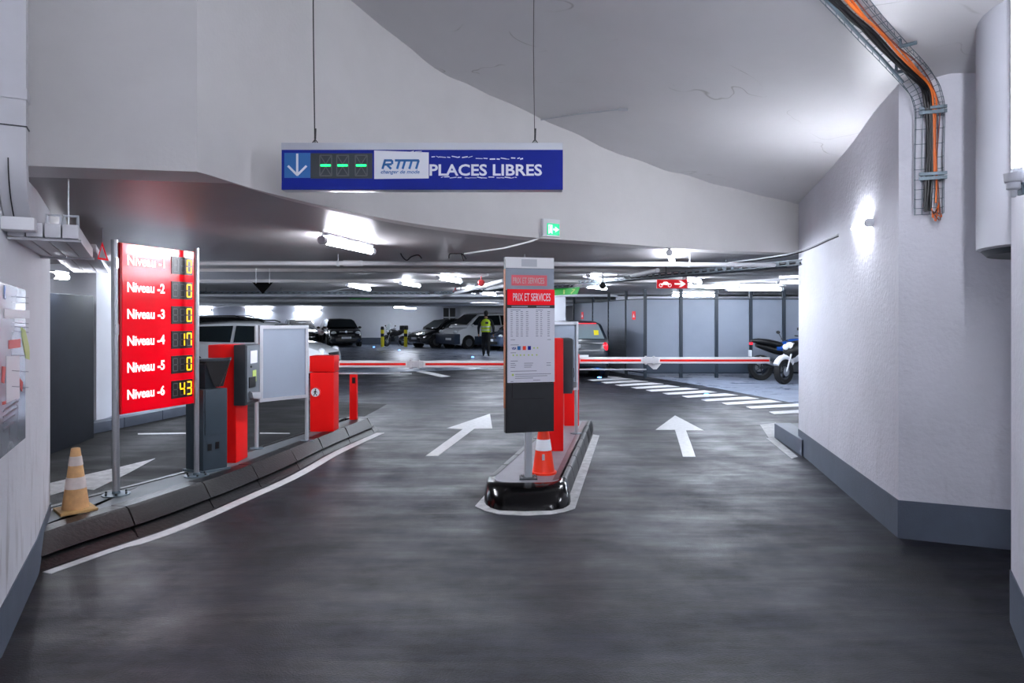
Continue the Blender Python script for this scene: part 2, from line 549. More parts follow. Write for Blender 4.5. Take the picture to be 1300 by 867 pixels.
def mark(name, pts, m='line', z=.004, label=None, par=None):
    q = [G(x, y) for x, y in pts]
    o = ob(name, Mb().poly([(p.x, p.y) for p in q], .001, z), m, par or fl)
    if label: o['label'] = label
    return o
mark('arrow_marking', [(540.5, 579), (556, 579), (602, 544.5), (625, 544), (622, 525.5), (567, 544), (587.7, 545)], label='white arrow in the left entry lane')
mark('arrow_marking', [(867, 580), (883, 580), (878, 565.5), (871, 546.7), (893.5, 546.7), (857, 527.6), (832, 546), (857, 546), (863, 565.5)], label='white arrow in the right entry lane')
mark('arrow_marking', [(30, 640), (30, 622), (63, 614), (110, 603), (150, 594), (197, 582.5), (165, 600), (119, 622.5), (95, 620)], 'linedirty', z=.006, label='worn white arrow in the dark lane')
for xl, xr, y, t in [(771, 789, 479, 2), (746, 805, 482, 2.4), (763, 823, 485, 2.6), (781, 842.5, 488.3, 2.8), (801, 863, 491.6, 3), (820, 887, 495, 3.2), (841, 910.5, 498.8, 3.4), (866, 937, 502.6, 3.6), (890, 964, 507, 3.9), (916, 993, 511.3, 4.2), (947, 1040, 516, 4.6), (976, 1070, 522.6, 5)]:
    mark('crosswalk_stripe', [(xl, y + t * .1), (xl + 7, y + t * .7), (xr, y + t * .2 - (xr - xl) * .018), (xr - 16, y - t * .5 - (xr - xl) * .018)], z=.007)
mark('line_marking', [(423, 475), (508, 474.2), (508, 472.8), (423, 473.6)], z=.006)
mark('line_marking', [(528, 472), (536, 470.5), (572, 478), (560, 478.8)], z=.006)
mark('line_marking', [(175, 550.5), (240, 549.5), (240, 551), (175, 552)], z=.006)
mark('line_marking', [(330, 549.5), (368, 550), (368, 551), (330, 551)], z=.006)
mark('line_marking', [(973, 556.5), (982, 555), (1013, 580), (1005, 582.5)], 'linedirty')
mark('line_marking', [(965, 539.5), (985, 537), (983, 556), (976, 556.5)], 'linedirty')

# ------------------------------------------------------------------ long island on the left
def band(name, outer, inner, z0, z1, m, par, bevel=0):
    """ring segment between two polylines"""
    return ob(name, Mb().poly([(p.x, p.y) for p in outer] + [(p.x, p.y) for p in inner[::-1]], z0, z1), m, par, bevel=bevel)
ISZ = .15
kb = [G(48, 726), G(123, 700), G(215.6, 669), G(300, 633), G(365, 604), G(420, 574), G(475, 549.5)]
kt = [G(48, 680, ISZ), G(95, 663.5, ISZ), G(182, 637, ISZ), G(252, 614, ISZ), G(300, 598, ISZ), G(420, 550, ISZ), G(467, 531.5, ISZ)]
kbs = catmull([(p.x, p.y, 0) for p in kb], 8); kts = catmull([(p.x, p.y, 0) for p in kt], 8)
def resample(path, n):
    L = [0]
    for a, b in zip(path, path[1:]): L.append(L[-1] + (b - a).length)
    out = []; j = 0
    for i in range(n):
        t = L[-1] * i / (n - 1)
        while j < len(L) - 2 and L[j + 1] < t: j += 1
        out.append(path[j].lerp(path[j + 1], (t - L[j]) / (L[j + 1] - L[j])))
    return out
NS = 61
kbs = resample(kbs, NS); kts = resample(kts, NS)
kis = [p + V(-.13, .02, 0) for p in kts]
back = [G(425, 538, ISZ), V(-2.62, 7.2, 0), V(-2.87, 5.97, 0), V(-3.01, 5.6, 0), V(-3.2, 5.16, 0), V(-3.3, 4.85, 0), V(-2.985, 4.28, 0)]
isl = thing('kerb_island', (-2.4, 6.5, 0), 'long grey traffic island with black kerb stones, left of the entry lanes', 'island')
top = [(p.x, p.y) for p in kis] + [(-2.16, 9.36)] + [(p.x, p.y) for p in back]
ob('paving', Mb().poly(top, 0, ISZ), 'islandtop', isl)
nseg = 7
for k in range(nseg):
    i0 = k * (NS - 1) // nseg; i1 = (k + 1) * (NS - 1) // nseg
    secs = []
    for i in range(i0, i1 + 1):
        b_, t_, n_ = kbs[i].copy(), kts[i].copy(), kis[i].copy()
        if i == i0: 
            d = (kbs[i + 1] - b_).normalized() * .006; b_ += d; t_ += d; n_ += d
        if i == i1:
            d = (kbs[i - 1] - b_).normalized() * .006; b_ += d; t_ += d; n_ += d
        lip = b_.lerp(t_, .45)
        secs.append([V(b_.x, b_.y, 0), V(lip.x, lip.y, .045), V(lip.x + .02, lip.y - .01, .06), V(t_.x + .01, t_.y, ISZ - .012), V(t_.x - .01, t_.y, ISZ + .004), V(n_.x, n_.y, ISZ + .004), V(n_.x, n_.y, 0)])
    ob('kerb_stone', Mb().loft(secs), 'kerb', isl)
# rounded far tip of the island
eb = [V(-1.82, 9.03, 0), V(-1.81, 9.25, 0), V(-1.87, 9.42, 0), V(-2.0, 9.52, 0), V(-2.18, 9.53, 0), V(-2.3, 9.44, 0), V(-2.32, 9.3, 0)]
et = [V(-1.96, 9.29, 0), V(-1.97, 9.34, 0), V(-2.0, 9.39, 0), V(-2.06, 9.43, 0), V(-2.16, 9.44, 0), V(-2.25, 9.39, 0), V(-2.27, 9.28, 0)]
ei = [V(-2.09, 9.28, 0), V(-2.1, 9.29, 0), V(-2.11, 9.3, 0), V(-2.13, 9.31, 0), V(-2.16, 9.31, 0), V(-2.19, 9.3, 0), V(-2.2, 9.28, 0)]
secs = []
for b_, t_, n_ in zip(eb, et, ei):
    lip = b_.lerp(t_, .45)
    secs.append([V(b_.x, b_.y, 0), V(lip.x, lip.y, .045), V(lip.x, lip.y, .06), V(t_.x, t_.y, ISZ - .012), V(t_.x, t_.y, ISZ + .004), V(n_.x, n_.y, ISZ + .004), V(n_.x, n_.y, 0)])
ob('kerb_end', Mb().loft(secs), 'kerb', isl)
# back kerb edge
bk = [V(-2.28, 9.3, 0)] + back[:-1]
mb = Mb()
for p, q in zip(bk, bk[1:]):
    n = (q - p).cross(V(0, 0, 1)).normalized() * .05
    mb.poly([(p.x, p.y), (q.x, q.y), (q.x + n.x, q.y + n.y), (p.x + n.x, p.y + n.y)], 0, ISZ + .006)
ob('back_kerb', mb, 'kerb', isl)
# lane edge line beside it
outer = []; inner = []
for i in range(NS):
    t = (kbs[min(i + 1, NS - 1)] - kbs[max(i - 1, 0)]).normalized(); n = t.cross(V(0, 0, 1))
    wv = .10 if i > 6 else .07
    inner.append(kbs[i] + n * .04); outer.append(kbs[i] + n * (.04 + wv))
band('edge_line', outer, inner, .001, .005, 'line', fl)

# ------------------------------------------------------------------ centre island
ctr = thing('kerb_island', (.45, 7.2, 0), 'narrow centre traffic island with glossy black rounded nose', 'island')
def cring(off, z, nose):
    """outline of the centre island, grown by off"""
    L0, L1 = V(-.175 - off, 5.85, z), V(.575 - off, 9.12 + off, z)
    R0, R1 = V(.43 + off, 5.8, z), V(1.03 + off, 9.1 + off, z)
    pts = [R1, R0]
    cx, cy = (L0.x + R0.x) / 2, 5.82
    hw = (R0.x - L0.x) / 2
    for k in range(1, 12):
        a = math.pi * k / 12
        c_, s_ = math.cos(a), math.sin(a)
        pts.append(V(cx + hw * math.copysign(abs(c_) ** .55, c_), cy - (nose + off) * abs(s_) ** .55, z))
    pts += [L0, L1]
    return pts
ob('paving', Mb().prism(cring(-.03, 0, .22), cring(-.03, ISZ, .22)), 'islandpink', ctr)
def cseg(ia, ib, m, name='kerb_stone', gap=.004):
    o0 = cring(.06, 0, .42); o1 = cring(.055, .06, .40); o2 = cring(.035, ISZ - .014, .28); o3 = cring(.018, ISZ + .003, .22); i1 = cring(-.03, ISZ + .003, .22); i0 = cring(-.03, 0, .22)
    rings = [o0, o1, o2, o3, i1, i0]
    def at(R, t):
        k = int(min(t, len(R) - 1.0001)); return R[k].lerp(R[k + 1], t - k)
    ts = [ia] + [t for t in range(math.ceil(ia + .001), math.ceil(ib - .001))] + [ib]
    ts = sorted(set(ts))
    mb = Mb(); mb.loft([[at(R, t) for R in rings] for t in ts])
    return ob(name, mb, m, ctr, sharp=50)
for k in range(7):
    cseg(k / 7 + .003, (k + 1) / 7 - .003, 'kerb')
cseg(1.003, 12.997, 'kerbshine', 'kerb_nose')['label'] = 'glossy black rounded nose'
for k in range(7):
    cseg(13 + k / 7 + .003, 13 + (k + 1) / 7 - .003, 'kerb')
mb = Mb().prism([V(.475, 9.05, 0), V(1.03, 9.05, 0), V(1.0, 9.2, 0), V(.56, 9.2, 0)][::-1], [V(.475, 9.05, ISZ), V(1.03, 9.05, ISZ), V(1.0, 9.17, ISZ), V(.56, 9.17, ISZ)][::-1])
ob('kerb_end', mb, 'kerb', ctr)
# worn dark red strip along the right edge
ob('red_strip', Mb().poly([(.34, 5.72), (.42, 5.78), (1.0, 9.0), (.92, 9.0)], ISZ + .001, ISZ + .003), 'islandred', ctr)
# white outline on the road
a = [G(761, 553), G(730, 646), G(716, 650.5), G(699, 653.5), G(667, 655), G(634, 653.5), G(616, 649), G(603, 643), G(622, 622)]
b = [G(753, 552), G(720, 636), G(716, 646), G(700, 649), G(667, 650), G(634, 649), G(622, 645), G(620, 640), G(626, 622)]
band('edge_line', a, b, .001, .005, 'linedirty', fl)

# ------------------------------------------------------------------ walls
def wall_run(name, pts, z0, z1, th, m, base=None, side=1):
    """upright wall along pts; thickness goes away from the viewer side; base band as a child"""
    pts = [Vector((p[0], p[1], 0)) for p in pts]
    def off(d):
        out = []
        for i, p in enumerate(pts):
            t = (pts[min(i + 1, len(pts) - 1)] - pts[max(i - 1, 0)]).normalized()
            out.append(p + t.cross(V(0, 0, 1)) * side * d)
        return out
    o = struct(name, Mb().poly([(p.x, p.y) for p in pts] + [(p.x, p.y) for p in off(th)[::-1]], z0, z1), m, sharp=20)
    if base:
        f = off(-.006)
        q = ob('base_band', Mb().poly([(p.x, p.y) for p in f] + [(p.x, p.y) for p in off(.01)[::-1]], 0, base), 'base', o)
    return o
wall_run('wall_left', [(-2.05, -6.4), (-1.75, -2), (-1.85, 1), (-2.0, 2.1), (-2.27, 3.03), (-2.77, 3.98), (-3.22, 4.76)], 0, 4.3, .5, 'wall', base=.22, side=-1)
wall_run('wall_right', [(3.24, 7.72), (2.65, 4.68)], 0, 3.3, .5, 'wall_r', base=.26, side=-1)
wall_run('wall_recess', [(2.65, 4.68), (3.5, 4.335)], 0, 3.3, .3, 'wall_r', base=.26, side=-1)
wall_run('wall_near_right', [(2.47, 3.38), (2.27, 3.02), (2.05, 2.1), (2.0, 1), (2.2, -6.4)], 0, 3.9, .6, 'wall_r', base=.26, side=-1)
wall_run('wall_recess_side', [(3.5, 4.6), (3.5, 3.0)], 0, 3.9, .2, 'wall_r', side=-1)
struct('wall_behind', Mb().box((0, -6.5, 2), (5.5, .2, 4.6)), 'wall')

# fascia of the slab edge
fas_left = [V(-3.3, 3.21, 0), V(-2.42, 3.335, 0), V(-1.604, 3.477, 0)]
fl_pts = fas_left + fas
struct('wall_fascia', (lambda m_: m_.poly([(p.x, p.y) for p in fl_pts] + [(p.x + .05, p.y + .3) for p in fl_pts[::-1]], ZS, 4.6))(Mb()), 'fascia', sharp=12)
# car park slab
sl = [(p.x + .0, p.y + .01) for p in fl_pts]
slab = [(-14, 3.2)] + sl + [(3.6, 7.75), (3.6, 6.5), (12, 6.5), (12, 43), (-20, 43), (-20, 3.2)]
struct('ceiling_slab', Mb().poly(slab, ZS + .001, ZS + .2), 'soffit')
# far enclosure
struct('wall_back', Mb().box((-9, 40.2, 1.2), (23, .4, 2.4)), 'farwall')
ob('base_band', Mb().box((-9, 39.985, .2), (23, .03, .42)), 'base', bpy.data.objects['wall_back'])
cw = struct('wall_centre', Mb().box((3.0, 37.2, 1.2), (11.6, .4, 2.4)), 'farwall')
gr = Mb(); a = Px(563, 391, 36.96); b = Px(578, 410, 36.96)
ob('grille_recess', Mb().box(((a.x + b.x) / 2, 36.97, (a.z + b.z) / 2), (b.x - a.x, .06, a.z - b.z)), 'black', cw)
ob('grille_frame', gr.box(((a.x + b.x) / 2, 36.93, (a.z + b.z) / 2), (.05, .04, a.z - b.z)).box(((a.x + b.x) / 2, 36.93, (a.z + b.z) / 2 - .1), (b.x - a.x, .04, .05)), 'alu', cw)
struct('wall_far_left', Mb().box((-19.8, 28, 1.2), (.3, 30, 2.4)), 'farwall')
struct('wall_fence_back', Mb().box((7.4, 20.9, 1.2), (8.4, .3, 2.4)), 'farwall')
struct('wall_far_right', Mb().box((11.5, 24, 1.2), (.3, 36, 2.4)), 'farwall')
struct('column_centre', Mb().box((1.45, 21.5, 1.2), (.45, .4, 2.4)), 'farwall')
# left side walls behind the dark lane
struct('wall_inner_left', Mb().poly([(-5.66, 9.3), (-5.95, 10.9), (-7.4, 10.9), (-9, 9.3)], 0, ZS), 'farwall')
struct('wall_dark_parapet', Mb().poly([(-5.1, 7.5), (-5.28, 8.62), (-5.75, 9.28), (-8.5, 9.28), (-8.5, 7.2)], 0, 1.79), 'darkwall', bevel=.01)
w_ = struct('wall_lane_end', Mb().box((-8.6, 14.0, 1.2), (4.1, .3, 2.4)), 'farwall')
ob('base_band', Mb().box((-8.6, 13.84, .13), (4.1, .03, .27)), 'base', w_)
struct('wall_lane_outer', Mb().box((-9.6, 9, 1.2), (.3, 11, 2.4)), 'farwall')
kb2 = thing('kerb', (-5.2, 10, 0), 'blue grey kerb beyond the dark lane, behind the red sign', 'kerb')
p0, p1 = V(-5.5, 8.7, 0), V(-4.75, 12.4, 0)
for k in range(5):
    a = p0.lerp(p1, k / 5); b = p0.lerp(p1, (k + 1) / 5 - .004)
    ob('kerb_stone', Mb().poly([(a.x, a.y), (b.x, b.y), (b.x - .2, b.y), (a.x - .2, a.y)], 0, .14), 'base', kb2, bevel=.012)
ob('pavement', Mb().poly([(-5.6, 9.35), (-4.96, 12.4), (-4.96, 13.8), (-9.4, 13.8), (-9.4, 10.95), (-5.9, 10.95)], 0, .13), 'painted', kb2)
# kerb stub at the end of the right wall
kr = thing('kerb', (3.4, 8.1, 0), 'low blue grey kerb corner at the end of the right wall', 'kerb')
ob('kerb_stone', Mb().poly([(3.16, 7.45), (3.33, 8.67), (3.55, 8.7), (3.4, 7.75)], 0, .18), 'base', kr, bevel=.012)
ob('pavement', Mb().poly([(3.4, 7.75), (3.55, 8.7), (5.5, 9.2), (5.5, 7.75)], 0, .17), 'islandtop', kr)

# ------------------------------------------------------------------ lamps
def lamp(p0, p1, m, label, grp, r=.03, nrm=V(0, 0, -1), name='tube_lamp'):
    p0, p1 = Vector(p0), Vector(p1)
    t = thing(name, (p0 + p1) / 2 - nrm * r, label, 'lamp', grp)
    d = (p1 - p0).normalized()
    off = -nrm * (r + .012)
    mb = Mb()
    s = d.cross(nrm).normalized() * .03
    a, b = p0 + off, p1 + off
    mb.prism([a - s - nrm * .0, a + s, a + s - nrm * .02, a - s - nrm * .02], [b - s, b + s, b + s - nrm * .02, b - s - nrm * .02])
    ob('housing', mb, 'cap', t)
    ob('tube', Mb().tube([p0, p1], r, 10), m, t)
    for q, e in ((p0, -1), (p1, 1)):
        ob('end_cap', Mb().tube([q, q + d * e * .06], r * 1.25, 10), 'cap', t)
    return t
lamp(CZ(412, 305.5, 2.18), CZ(470, 318.5, 2.18), 'tube', 'bright tube lamp on the slab left of the hanging blue sign, nearest the camera', None)
lamp(Px(850, 321, 7.35), Px(853, 331, 8.4), 'tubefar', 'end-on tube lamp on the slab above the white pipe, right half', None)
GR = 'tube lamps on the car park ceiling'
far_lamps = [
    (521, 361, 22, 'tube lamp on ceiling above the far motorbike and bollards'),
    (571, 355, 27, 'tube lamp on ceiling right of the bollards, left of the price panel'),
    (597, 370, 11, 'small far tube lamp beneath the red valves'),
    (620, 373, 17, 'far tube lamp just left of the price panel edge'),
    (462, 366, 14, 'far tube lamp above the dark parked car by the back wall'),
    (449, 363, 15, 'far tube lamp just left of another, above the dark car'),
    (757, 365, 24, 'tube lamp beside the black dome under the trays'),
    (758, 353, 20, 'tube lamp in front of the black dome, higher up'),
    (905, 364, 62, 'long bright tube lamp above the fence, right of red sign'),
    (880, 356, 18, 'short bright tube lamp just right of red motorbike sign'),
]
for x, y, wpx, lb in far_lamps:
    c = CZ(x, y, 2.178); dx = min(wpx * c.y / F, 1.15) / 2; dy = math.sqrt(max(.36 - dx * dx, .0))
    t = c.x / c.y
    lamp(c + V(-dx + 0, -dy, 0) - V(t * dy, 0, 0), c + V(dx, dy, 0) + V(t * dy, 0, 0), 'tubefar', lb, None)
for x, lb in ((252, 'wall tube lamp beside the red sign, high on the back wall'), (328, 'wall tube lamp on back wall above the white car'), (391, 'wall tube lamp on back wall above the white-roofed car')):
    c = Px(x, 393.5, 39.9)
    lamp(c - V(.7, 0, 0), c + V(.7, 0, 0), 'tubebk', lb, None, nrm=V(0, -1, 0), r=.06)
for x, y, lb in ((506, 390, 'distant short tube lamp left of the pair over the back wall'), (520, 391.5, 'distant short tube lamp right of the pair over the back wall')):
    c = Px(x, y, 37.0)
    lamp(c - V(.25, 0, 0), c + V(.25, .5, 0), 'tubefar', lb, None)
lamp(Px(66, 350, 7.3), Px(84, 352, 8.3), 'tube', 'glaring tube lamp above the dark parapet at the left', None)
lamp(Px(127, 362, 12.0), Px(134, 368, 13), 'tubefar', 'tube lamp left of the steel sign pole, over the lane', None)
# lamps of the ramp
lamp(Px(1071, 297, 6.30) + V(-.01, 0, 0), Px(1112, 283, 5.25) + V(-.06, 0, 0), 'tubew', 'glaring wall tube lamp on the rough white right wall', None, nrm=V(-.98, .19, 0), r=.028)
t = lamp(V(2.118, 2.86, 2.13), V(2.118, 2.86, 3.3), 'tubev', 'vertical tube lamp with grey clip at the right picture edge', None, nrm=V(-.93, .3, 0), r=.022)
c = Px(1293, 237, 2.86)
ob('clip', Mb().box(c, (.05, .03, .012)).box(c + V(.012, 0, 0), (.012, .03, .07)), 'galv', t)
c = V(2.10, 2.86, 2.1)
ob('cable_gland', Mb().lathe(c + V(0, 0, -.09), [(.008, 0), (.012, .01), (.014, .03), (.026, .035), (.026, .06), (.032, .065), (.036, .1)], 16), 'cap', t)
# unseen lamps added on the ramp walls behind the camera to light the foreground
for x, y, n, lb in ((-1.7, -.6, 1, 'added tube lamp on the left ramp wall just behind the viewpoint'), (-1.72, -3.6, 1, 'added tube lamp far back on the left ramp wall'), (2.02, -1.2, -1, 'added tube lamp on the right ramp wall just behind the viewpoint'), (2.1, -4.2, -1, 'added tube lamp far back on the right ramp wall')):
    lamp(V(x, y - .6, 2.6), V(x, y + .6, 2.6), 'tubeb' if n > 0 else 'tubec', lb, None, nrm=V(n, 0, 0))
# lamps added to brighten the car park, mostly unseen behind signs, beams and walls
for x, y, lb in ((-7.5, 13, 'added tube lamp over the lane end, hidden by the red sign'), (-11.5, 17, 'added tube lamp over the far left bays'), (-12.9, 25, 'added tube lamp over the bays left of the black cars'), (.62, 27, 'added tube lamp over the vans, hidden by the price panel'), (.5, 20, 'added tube lamp in mid aisle, hidden by the price panel'), (-15.3, 31, 'tube lamp over the far left bays near the back wall, unseen'), (5.5, 12.5, 'added tube lamp behind the right wall, over the motorbikes'), (5.5, 15.5, 'added tube lamp behind the right wall near the fence'), (8.5, 14, 'added tube lamp behind the right wall, furthest right'), (-1.2, 30.2, 'tube lamp over the vans'), (5.2, 19.6, 'tube lamp behind the sheet fence'), (-5.55, 10.6, 'added tube lamp over the dark lane, hidden by the red sign')):
    hl = .48 if x in (-5.55, .62, .5) else .6
    lamp(V(x - hl, y, 2.175), V(x + hl, y, 2.175), 'tubebk' if y == 19.6 else 'tubefar', lb, None)

# ------------------------------------------------------------------ round duct in the right recess
dct = thing('air_duct', (3.08, 3.75, 1.89), 'wide round white air duct ending above the recess at right', 'duct')
mb = Mb(); n = 32; prof = [(.43, 1.89), (.45, 1.90), (.45, 3.25), (.3, 3.26)]
ob('shell', Mb().lathe((3.09, 3.75, 0), prof, n), 'ductgrey', dct)
ob('opening', Mb().lathe((3.09, 3.75, 0), [(.4, 1.86), (.43, 1.892)], n), 'greydark', dct)

# ------------------------------------------------------------------ cable ducting on the left wall
wl0, wl1 = V(-2.27, 3.03, 0), V(-3.22, 4.76, 0)
wd = (wl1 - wl0).normalized(); wn = V(wd.y, -wd.x, 0)    # along the wall, and out from it
def wp(s, n, z):
    q = wl0 + wd * s + wn * n; return V(q.x, q.y, z)
tr = thing('cable_trunking', wp(0, .1, 1.9), 'white cable trunking coming down and bending along the left wall', 'trunking')
def ribbon(prof, n0, n1, th):
    """prof: list of (s,z) ; sheet of thickness th"""
    mb = Mb(); secs = []
    for i, (s, z) in enumerate(prof):
        a = Vector(prof[max(i - 1, 0)]); b = Vector(prof[min(i + 1, len(prof) - 1)]); t = (b - a).normalized(); nn = Vector((t.y, -t.x))
        q = (s + nn.x * th, z + nn.y * th)
        secs.append([wp(s, n0, z), wp(s, n1, z), wp(q[0], n1, q[1]), wp(q[0], n0, q[1])])
    return mb.loft(secs)
arc = [(-.1, 3.6), (-.1, 2.2)] + [(-.1 + .42 * (1 - math.cos(a)), 2.2 - .30 * math.sin(a)) for a in [math.pi / 2 * k / 10 for k in range(1, 11)]]
ob('elbow_trunking', ribbon(arc, .005, .105, -.07), 'offwhite', tr)
ob('elbow_groove', ribbon([(s + (-.002 if z > 2.1 else 0), z) for s, z in arc[1:]], .04, .044, .006), 'black', tr)
for z in (2.46, 2.34):
    ob('joint_cover', Mb().prism([wp(-.108, .01, z), wp(-.108, .11, z), wp(-.02, .11, z), wp(-.02, .01, z)], [wp(-.108, .01, z + (.05 if z > 2.4 else .004)), wp(-.108, .11, z + (.05 if z > 2.4 else .004)), wp(-.02, .11, z + (.05 if z > 2.4 else .004)), wp(-.02, .01, z + (.05 if z > 2.4 else .004))]), 'offwhite' if z > 2.4 else 'greydark', tr)
for k in range(4):
    n0 = .008 + k * .071; n1 = n0 + .064
    s0, s1 = .12, 1.35
    ob('trunking_lane', Mb().prism([wp(s0, n0, 1.885), wp(s0, n1, 1.885), wp(s0, n1, 1.95), wp(s0, n0, 1.95)], [wp(s1, n0, 1.885), wp(s1, n1, 1.885), wp(s1, n1, 1.95), wp(s1, n0, 1.95)]), 'offwhite', tr, bevel=.004)
ob('support_rail', Mb().prism([wp(.16, 0, 1.872), wp(.16, .295, 1.872), wp(.19, .295, 1.872), wp(.19, 0, 1.872)], [wp(.16, 0, 1.884), wp(.16, .295, 1.884), wp(.19, .295, 1.884), wp(.19, 0, 1.884)]), 'offwhite', tr)
ob('support_rail', Mb().prism([wp(1.28, 0, 1.872), wp(1.28, .295, 1.872), wp(1.32, .295, 1.872), wp(1.32, 0, 1.872)], [wp(1.28, 0, 1.884), wp(1.28, .295, 1.884), wp(1.32, .295, 1.884), wp(1.32, 0, 1.884)]), 'offwhite', tr)
ob('wall_bracket', Mb().prism([wp(.0, 0, 1.9), wp(.0, .125, 1.9), wp(.1, .125, 1.9), wp(.1, 0, 1.9)], [wp(.0, 0, 1.96), wp(.0, .125, 1.96), wp(.1, .125, 1.96), wp(.1, 0, 1.96)]), 'white', tr, bevel=.01)
for n_ in (.18, .25):
    ob('channel_clip', Mb().tube([wp(.2, n_ - .028, 1.95), wp(.2, n_ - .028, 2.0), wp(.2, n_ + .028, 2.0), wp(.2, n_ + .028, 1.95)], .008, 6), 'cap', tr)
ob('hanger_rod', Mb().tube([wp(.6, .21, 1.95), wp(.6, .21, ZS)], .004, 6), 'steel', tr)
tr2 = thing('cable_trunking', (-3.9, 6.2, 2.05), 'dull trunking run under the slab behind the white triangle sign', 'trunking')
A, B = V(-3.5, 5.4, 2.04), V(-4.9, 7.95, 2.04)
dd = (B - A).normalized(); nn = V(dd.y, -dd.x, 0)
for k in range(3):
    o1, o2 = nn * (k * .12 - .17), nn * (k * .12 - .06)
    ob('trunking_lane', Mb().prism([A + o1, A + o2, A + o2 + V(0, 0, .06), A + o1 + V(0, 0, .06)], [B + o1, B + o2, B + o2 + V(0, 0, .06), B + o1 + V(0, 0, .06)]), 'offwhite', tr2, bevel=.003)
ob('hanger_rod', Mb().tube([A.lerp(B, .5) + V(0, 0, .05), A.lerp(B, .5) + V(0, 0, .21)], .004, 6), 'steel', tr2)

# ------------------------------------------------------------------ glossy poster on the left wall
fw = Frame(wl0, wl1)
if fw.N.dot(V(0, 0, 0) - wl0) < 0: fw.N = -fw.N
po = thing('wall_poster', wp(.2, .01, 1.3), 'glossy grey information poster on the left wall, near the picture edge', 'poster')
def uvq(x, y): return fw.px(x, y, .01)
a, b, c_, d_ = uvq(-25, 350), uvq(40, 371), uvq(40, 549), uvq(-25, 603)
ob('panel', fw.poly(Mb(), [a, d_, c_, b], .002, .012), 'acrylic', po)
def pq(pts, m, name, w=.0145):
    ob(name, fw.poly(Mb(), [uvq(x, y) for x, y in pts], .0125, w), m, po)
pq([(4, 392), (38, 394), (38, 404), (4, 404)], 'pwhite', 'white_band')
pq([(10, 432), (25, 430), (25, 441), (10, 443)], 'pred', 'red_box')
pq([(26, 415), (31, 419), (36, 440), (37, 457), (32, 455), (27, 428)], 'pgreen', 'green_curve')
pq([(7, 452), (24, 452), (24, 505), (7, 512)], 'pwhite', 'white_box', .0135)
pq([(2, 465), (6, 466), (4, 487), (1, 485)], 'pred', 'red_flame')
pq([(24, 480), (28, 485), (27, 497), (25, 493)], 'pred', 'red_flame')
pq([(2, 510), (6, 509), (6, 513), (2, 514)], 'pred', 'red_mark')
for k in range(4):
    pq([(3, 521 + k * 7.5), (22 - k * 2, 508 + k * 9), (22 - k * 2, 510 + k * 9), (3, 523.5 + k * 7.5)], 'pgrey', 'text_line')
for y in (376, 383, 409, 414, 420, 450, 470, 490):
    pq([(14, y), (36, y + 1.5), (36, y + 2.5), (14, y + 1)], 'pgrey' if y % 2 else 'ink', 'text_line', .0138)
pq([(4, 362), (6, 363), (6, 380), (4, 379)], 'bluesq', 'blue_mark')

# ------------------------------------------------------------------ hanging blue sign
YS = 3.86
fs = Frame(V(0, YS, CH), R=V(1, .0, 0))
def su(x): return (x - 650) * YS / F
def sv(y): return (H - y) * YS / F
bs = thing('hanging_sign', Px(536, 241, YS), 'long blue hanging sign with green counter, white sticker and PLACES LIBRES', 'sign')
ob('casing', fs.box(Mb(), su(357), su(714.5), sv(241), sv(181), -.08, 0), 'alu', bs, bevel=.004)
ob('face', fs.box(Mb(), su(358), su(714.5), sv(241), sv(190.5), 0, .006), 'blue', bs)
ob('arrow_field', fs.box(Mb(), su(361.5), su(394.5), sv(226), sv(194.5), .006, .008), 'bluesq', bs)
mb = Mb(); fs.bar(mb, su(378), sv(195.5), su(378), sv(222.5), .012, .0085, .0105)
fs.bar(mb, su(366.3), sv(211), su(378.3), sv(223), .012, .0085, .0105); fs.bar(mb, su(389.8), sv(211), su(377.7), sv(223), .012, .0085, .0105)
ob('arrow', mb, 'pwhite', bs)
ob('counter_screen', fs.box(Mb(), su(395), su(473), sv(227), sv(195), .006, .0085), 'greydark', bs)
mo, mg = Mb(), Mb()
for cx in (414, 435.5, 459):
    x0, x1, y0, y1 = cx - 7.5, cx + 7.5, 223.5, 197.5
    for (a, b) in (((x0, y0), (x0, y1)), ((x1, y0), (x1, y1)), ((x0, y0), (x1, y0)), ((x0, y1), (x1, y1)), ((x0 + 1, y1 + 1), (cx, 209)), ((x1 - 1, y1 + 1), (cx, 209)), ((x0 + 1, y0 - 1), (cx, 212)), ((x1 - 1, y0 - 1), (cx, 212))):
        fs.bar(mo, su(a[0]), sv(a[1]), su(b[0]), sv(b[1]), .0055, .0087, .0095)
    fs.box(mg, su(cx - 6.5), su(cx + 6.5), sv(211.8), sv(209.2), .0097, .011)
ob('unlit_segments', mo, 'ledoff', bs); ob('lit_segments', mg, 'ledgreen', bs)
st = ob('sticker', fs.poly(Mb(), [(su(475.5), sv(227.5)), (su(544.5), sv(226.8)), (su(544.5), sv(194)), (su(475.5), sv(191.5))], .006, .010), 'pwhite', bs)
def glyph(strokes):
    mb = Mb()
    for x0, y0, x1, y1 in strokes:
        k = lambda x, y: (su(x + (215 - y) * .3), sv(y))
        (a_, b_), (c__, d__) = k(x0, y0), k(x1, y1)
        fs.bar(mb, a_, b_, c__, d__, .0125, .0103, .0115)
    ob('logo_letter', mb, 'rtm', bs)
glyph([(486, 215, 486, 203), (485, 204.2, 495, 204.2), (495, 204, 496.5, 209), (496, 209, 486, 209.6), (490, 209.6, 497, 215)])
glyph([(498.5, 204.2, 511, 204.2), (504.5, 215, 504.5, 204)])
glyph([(511.5, 215, 511.5, 204), (510.8, 204.2, 529, 204.2), (520, 215, 520, 204), (528.6, 215, 528.6, 204)])
lettering('slogan', 'changer de mode', fs, su(484), sv(222.3), .0105, su(533) - su(484), sv(216.3) - sv(222.3), 'rtm', bs, bold=.01, shear=.25)
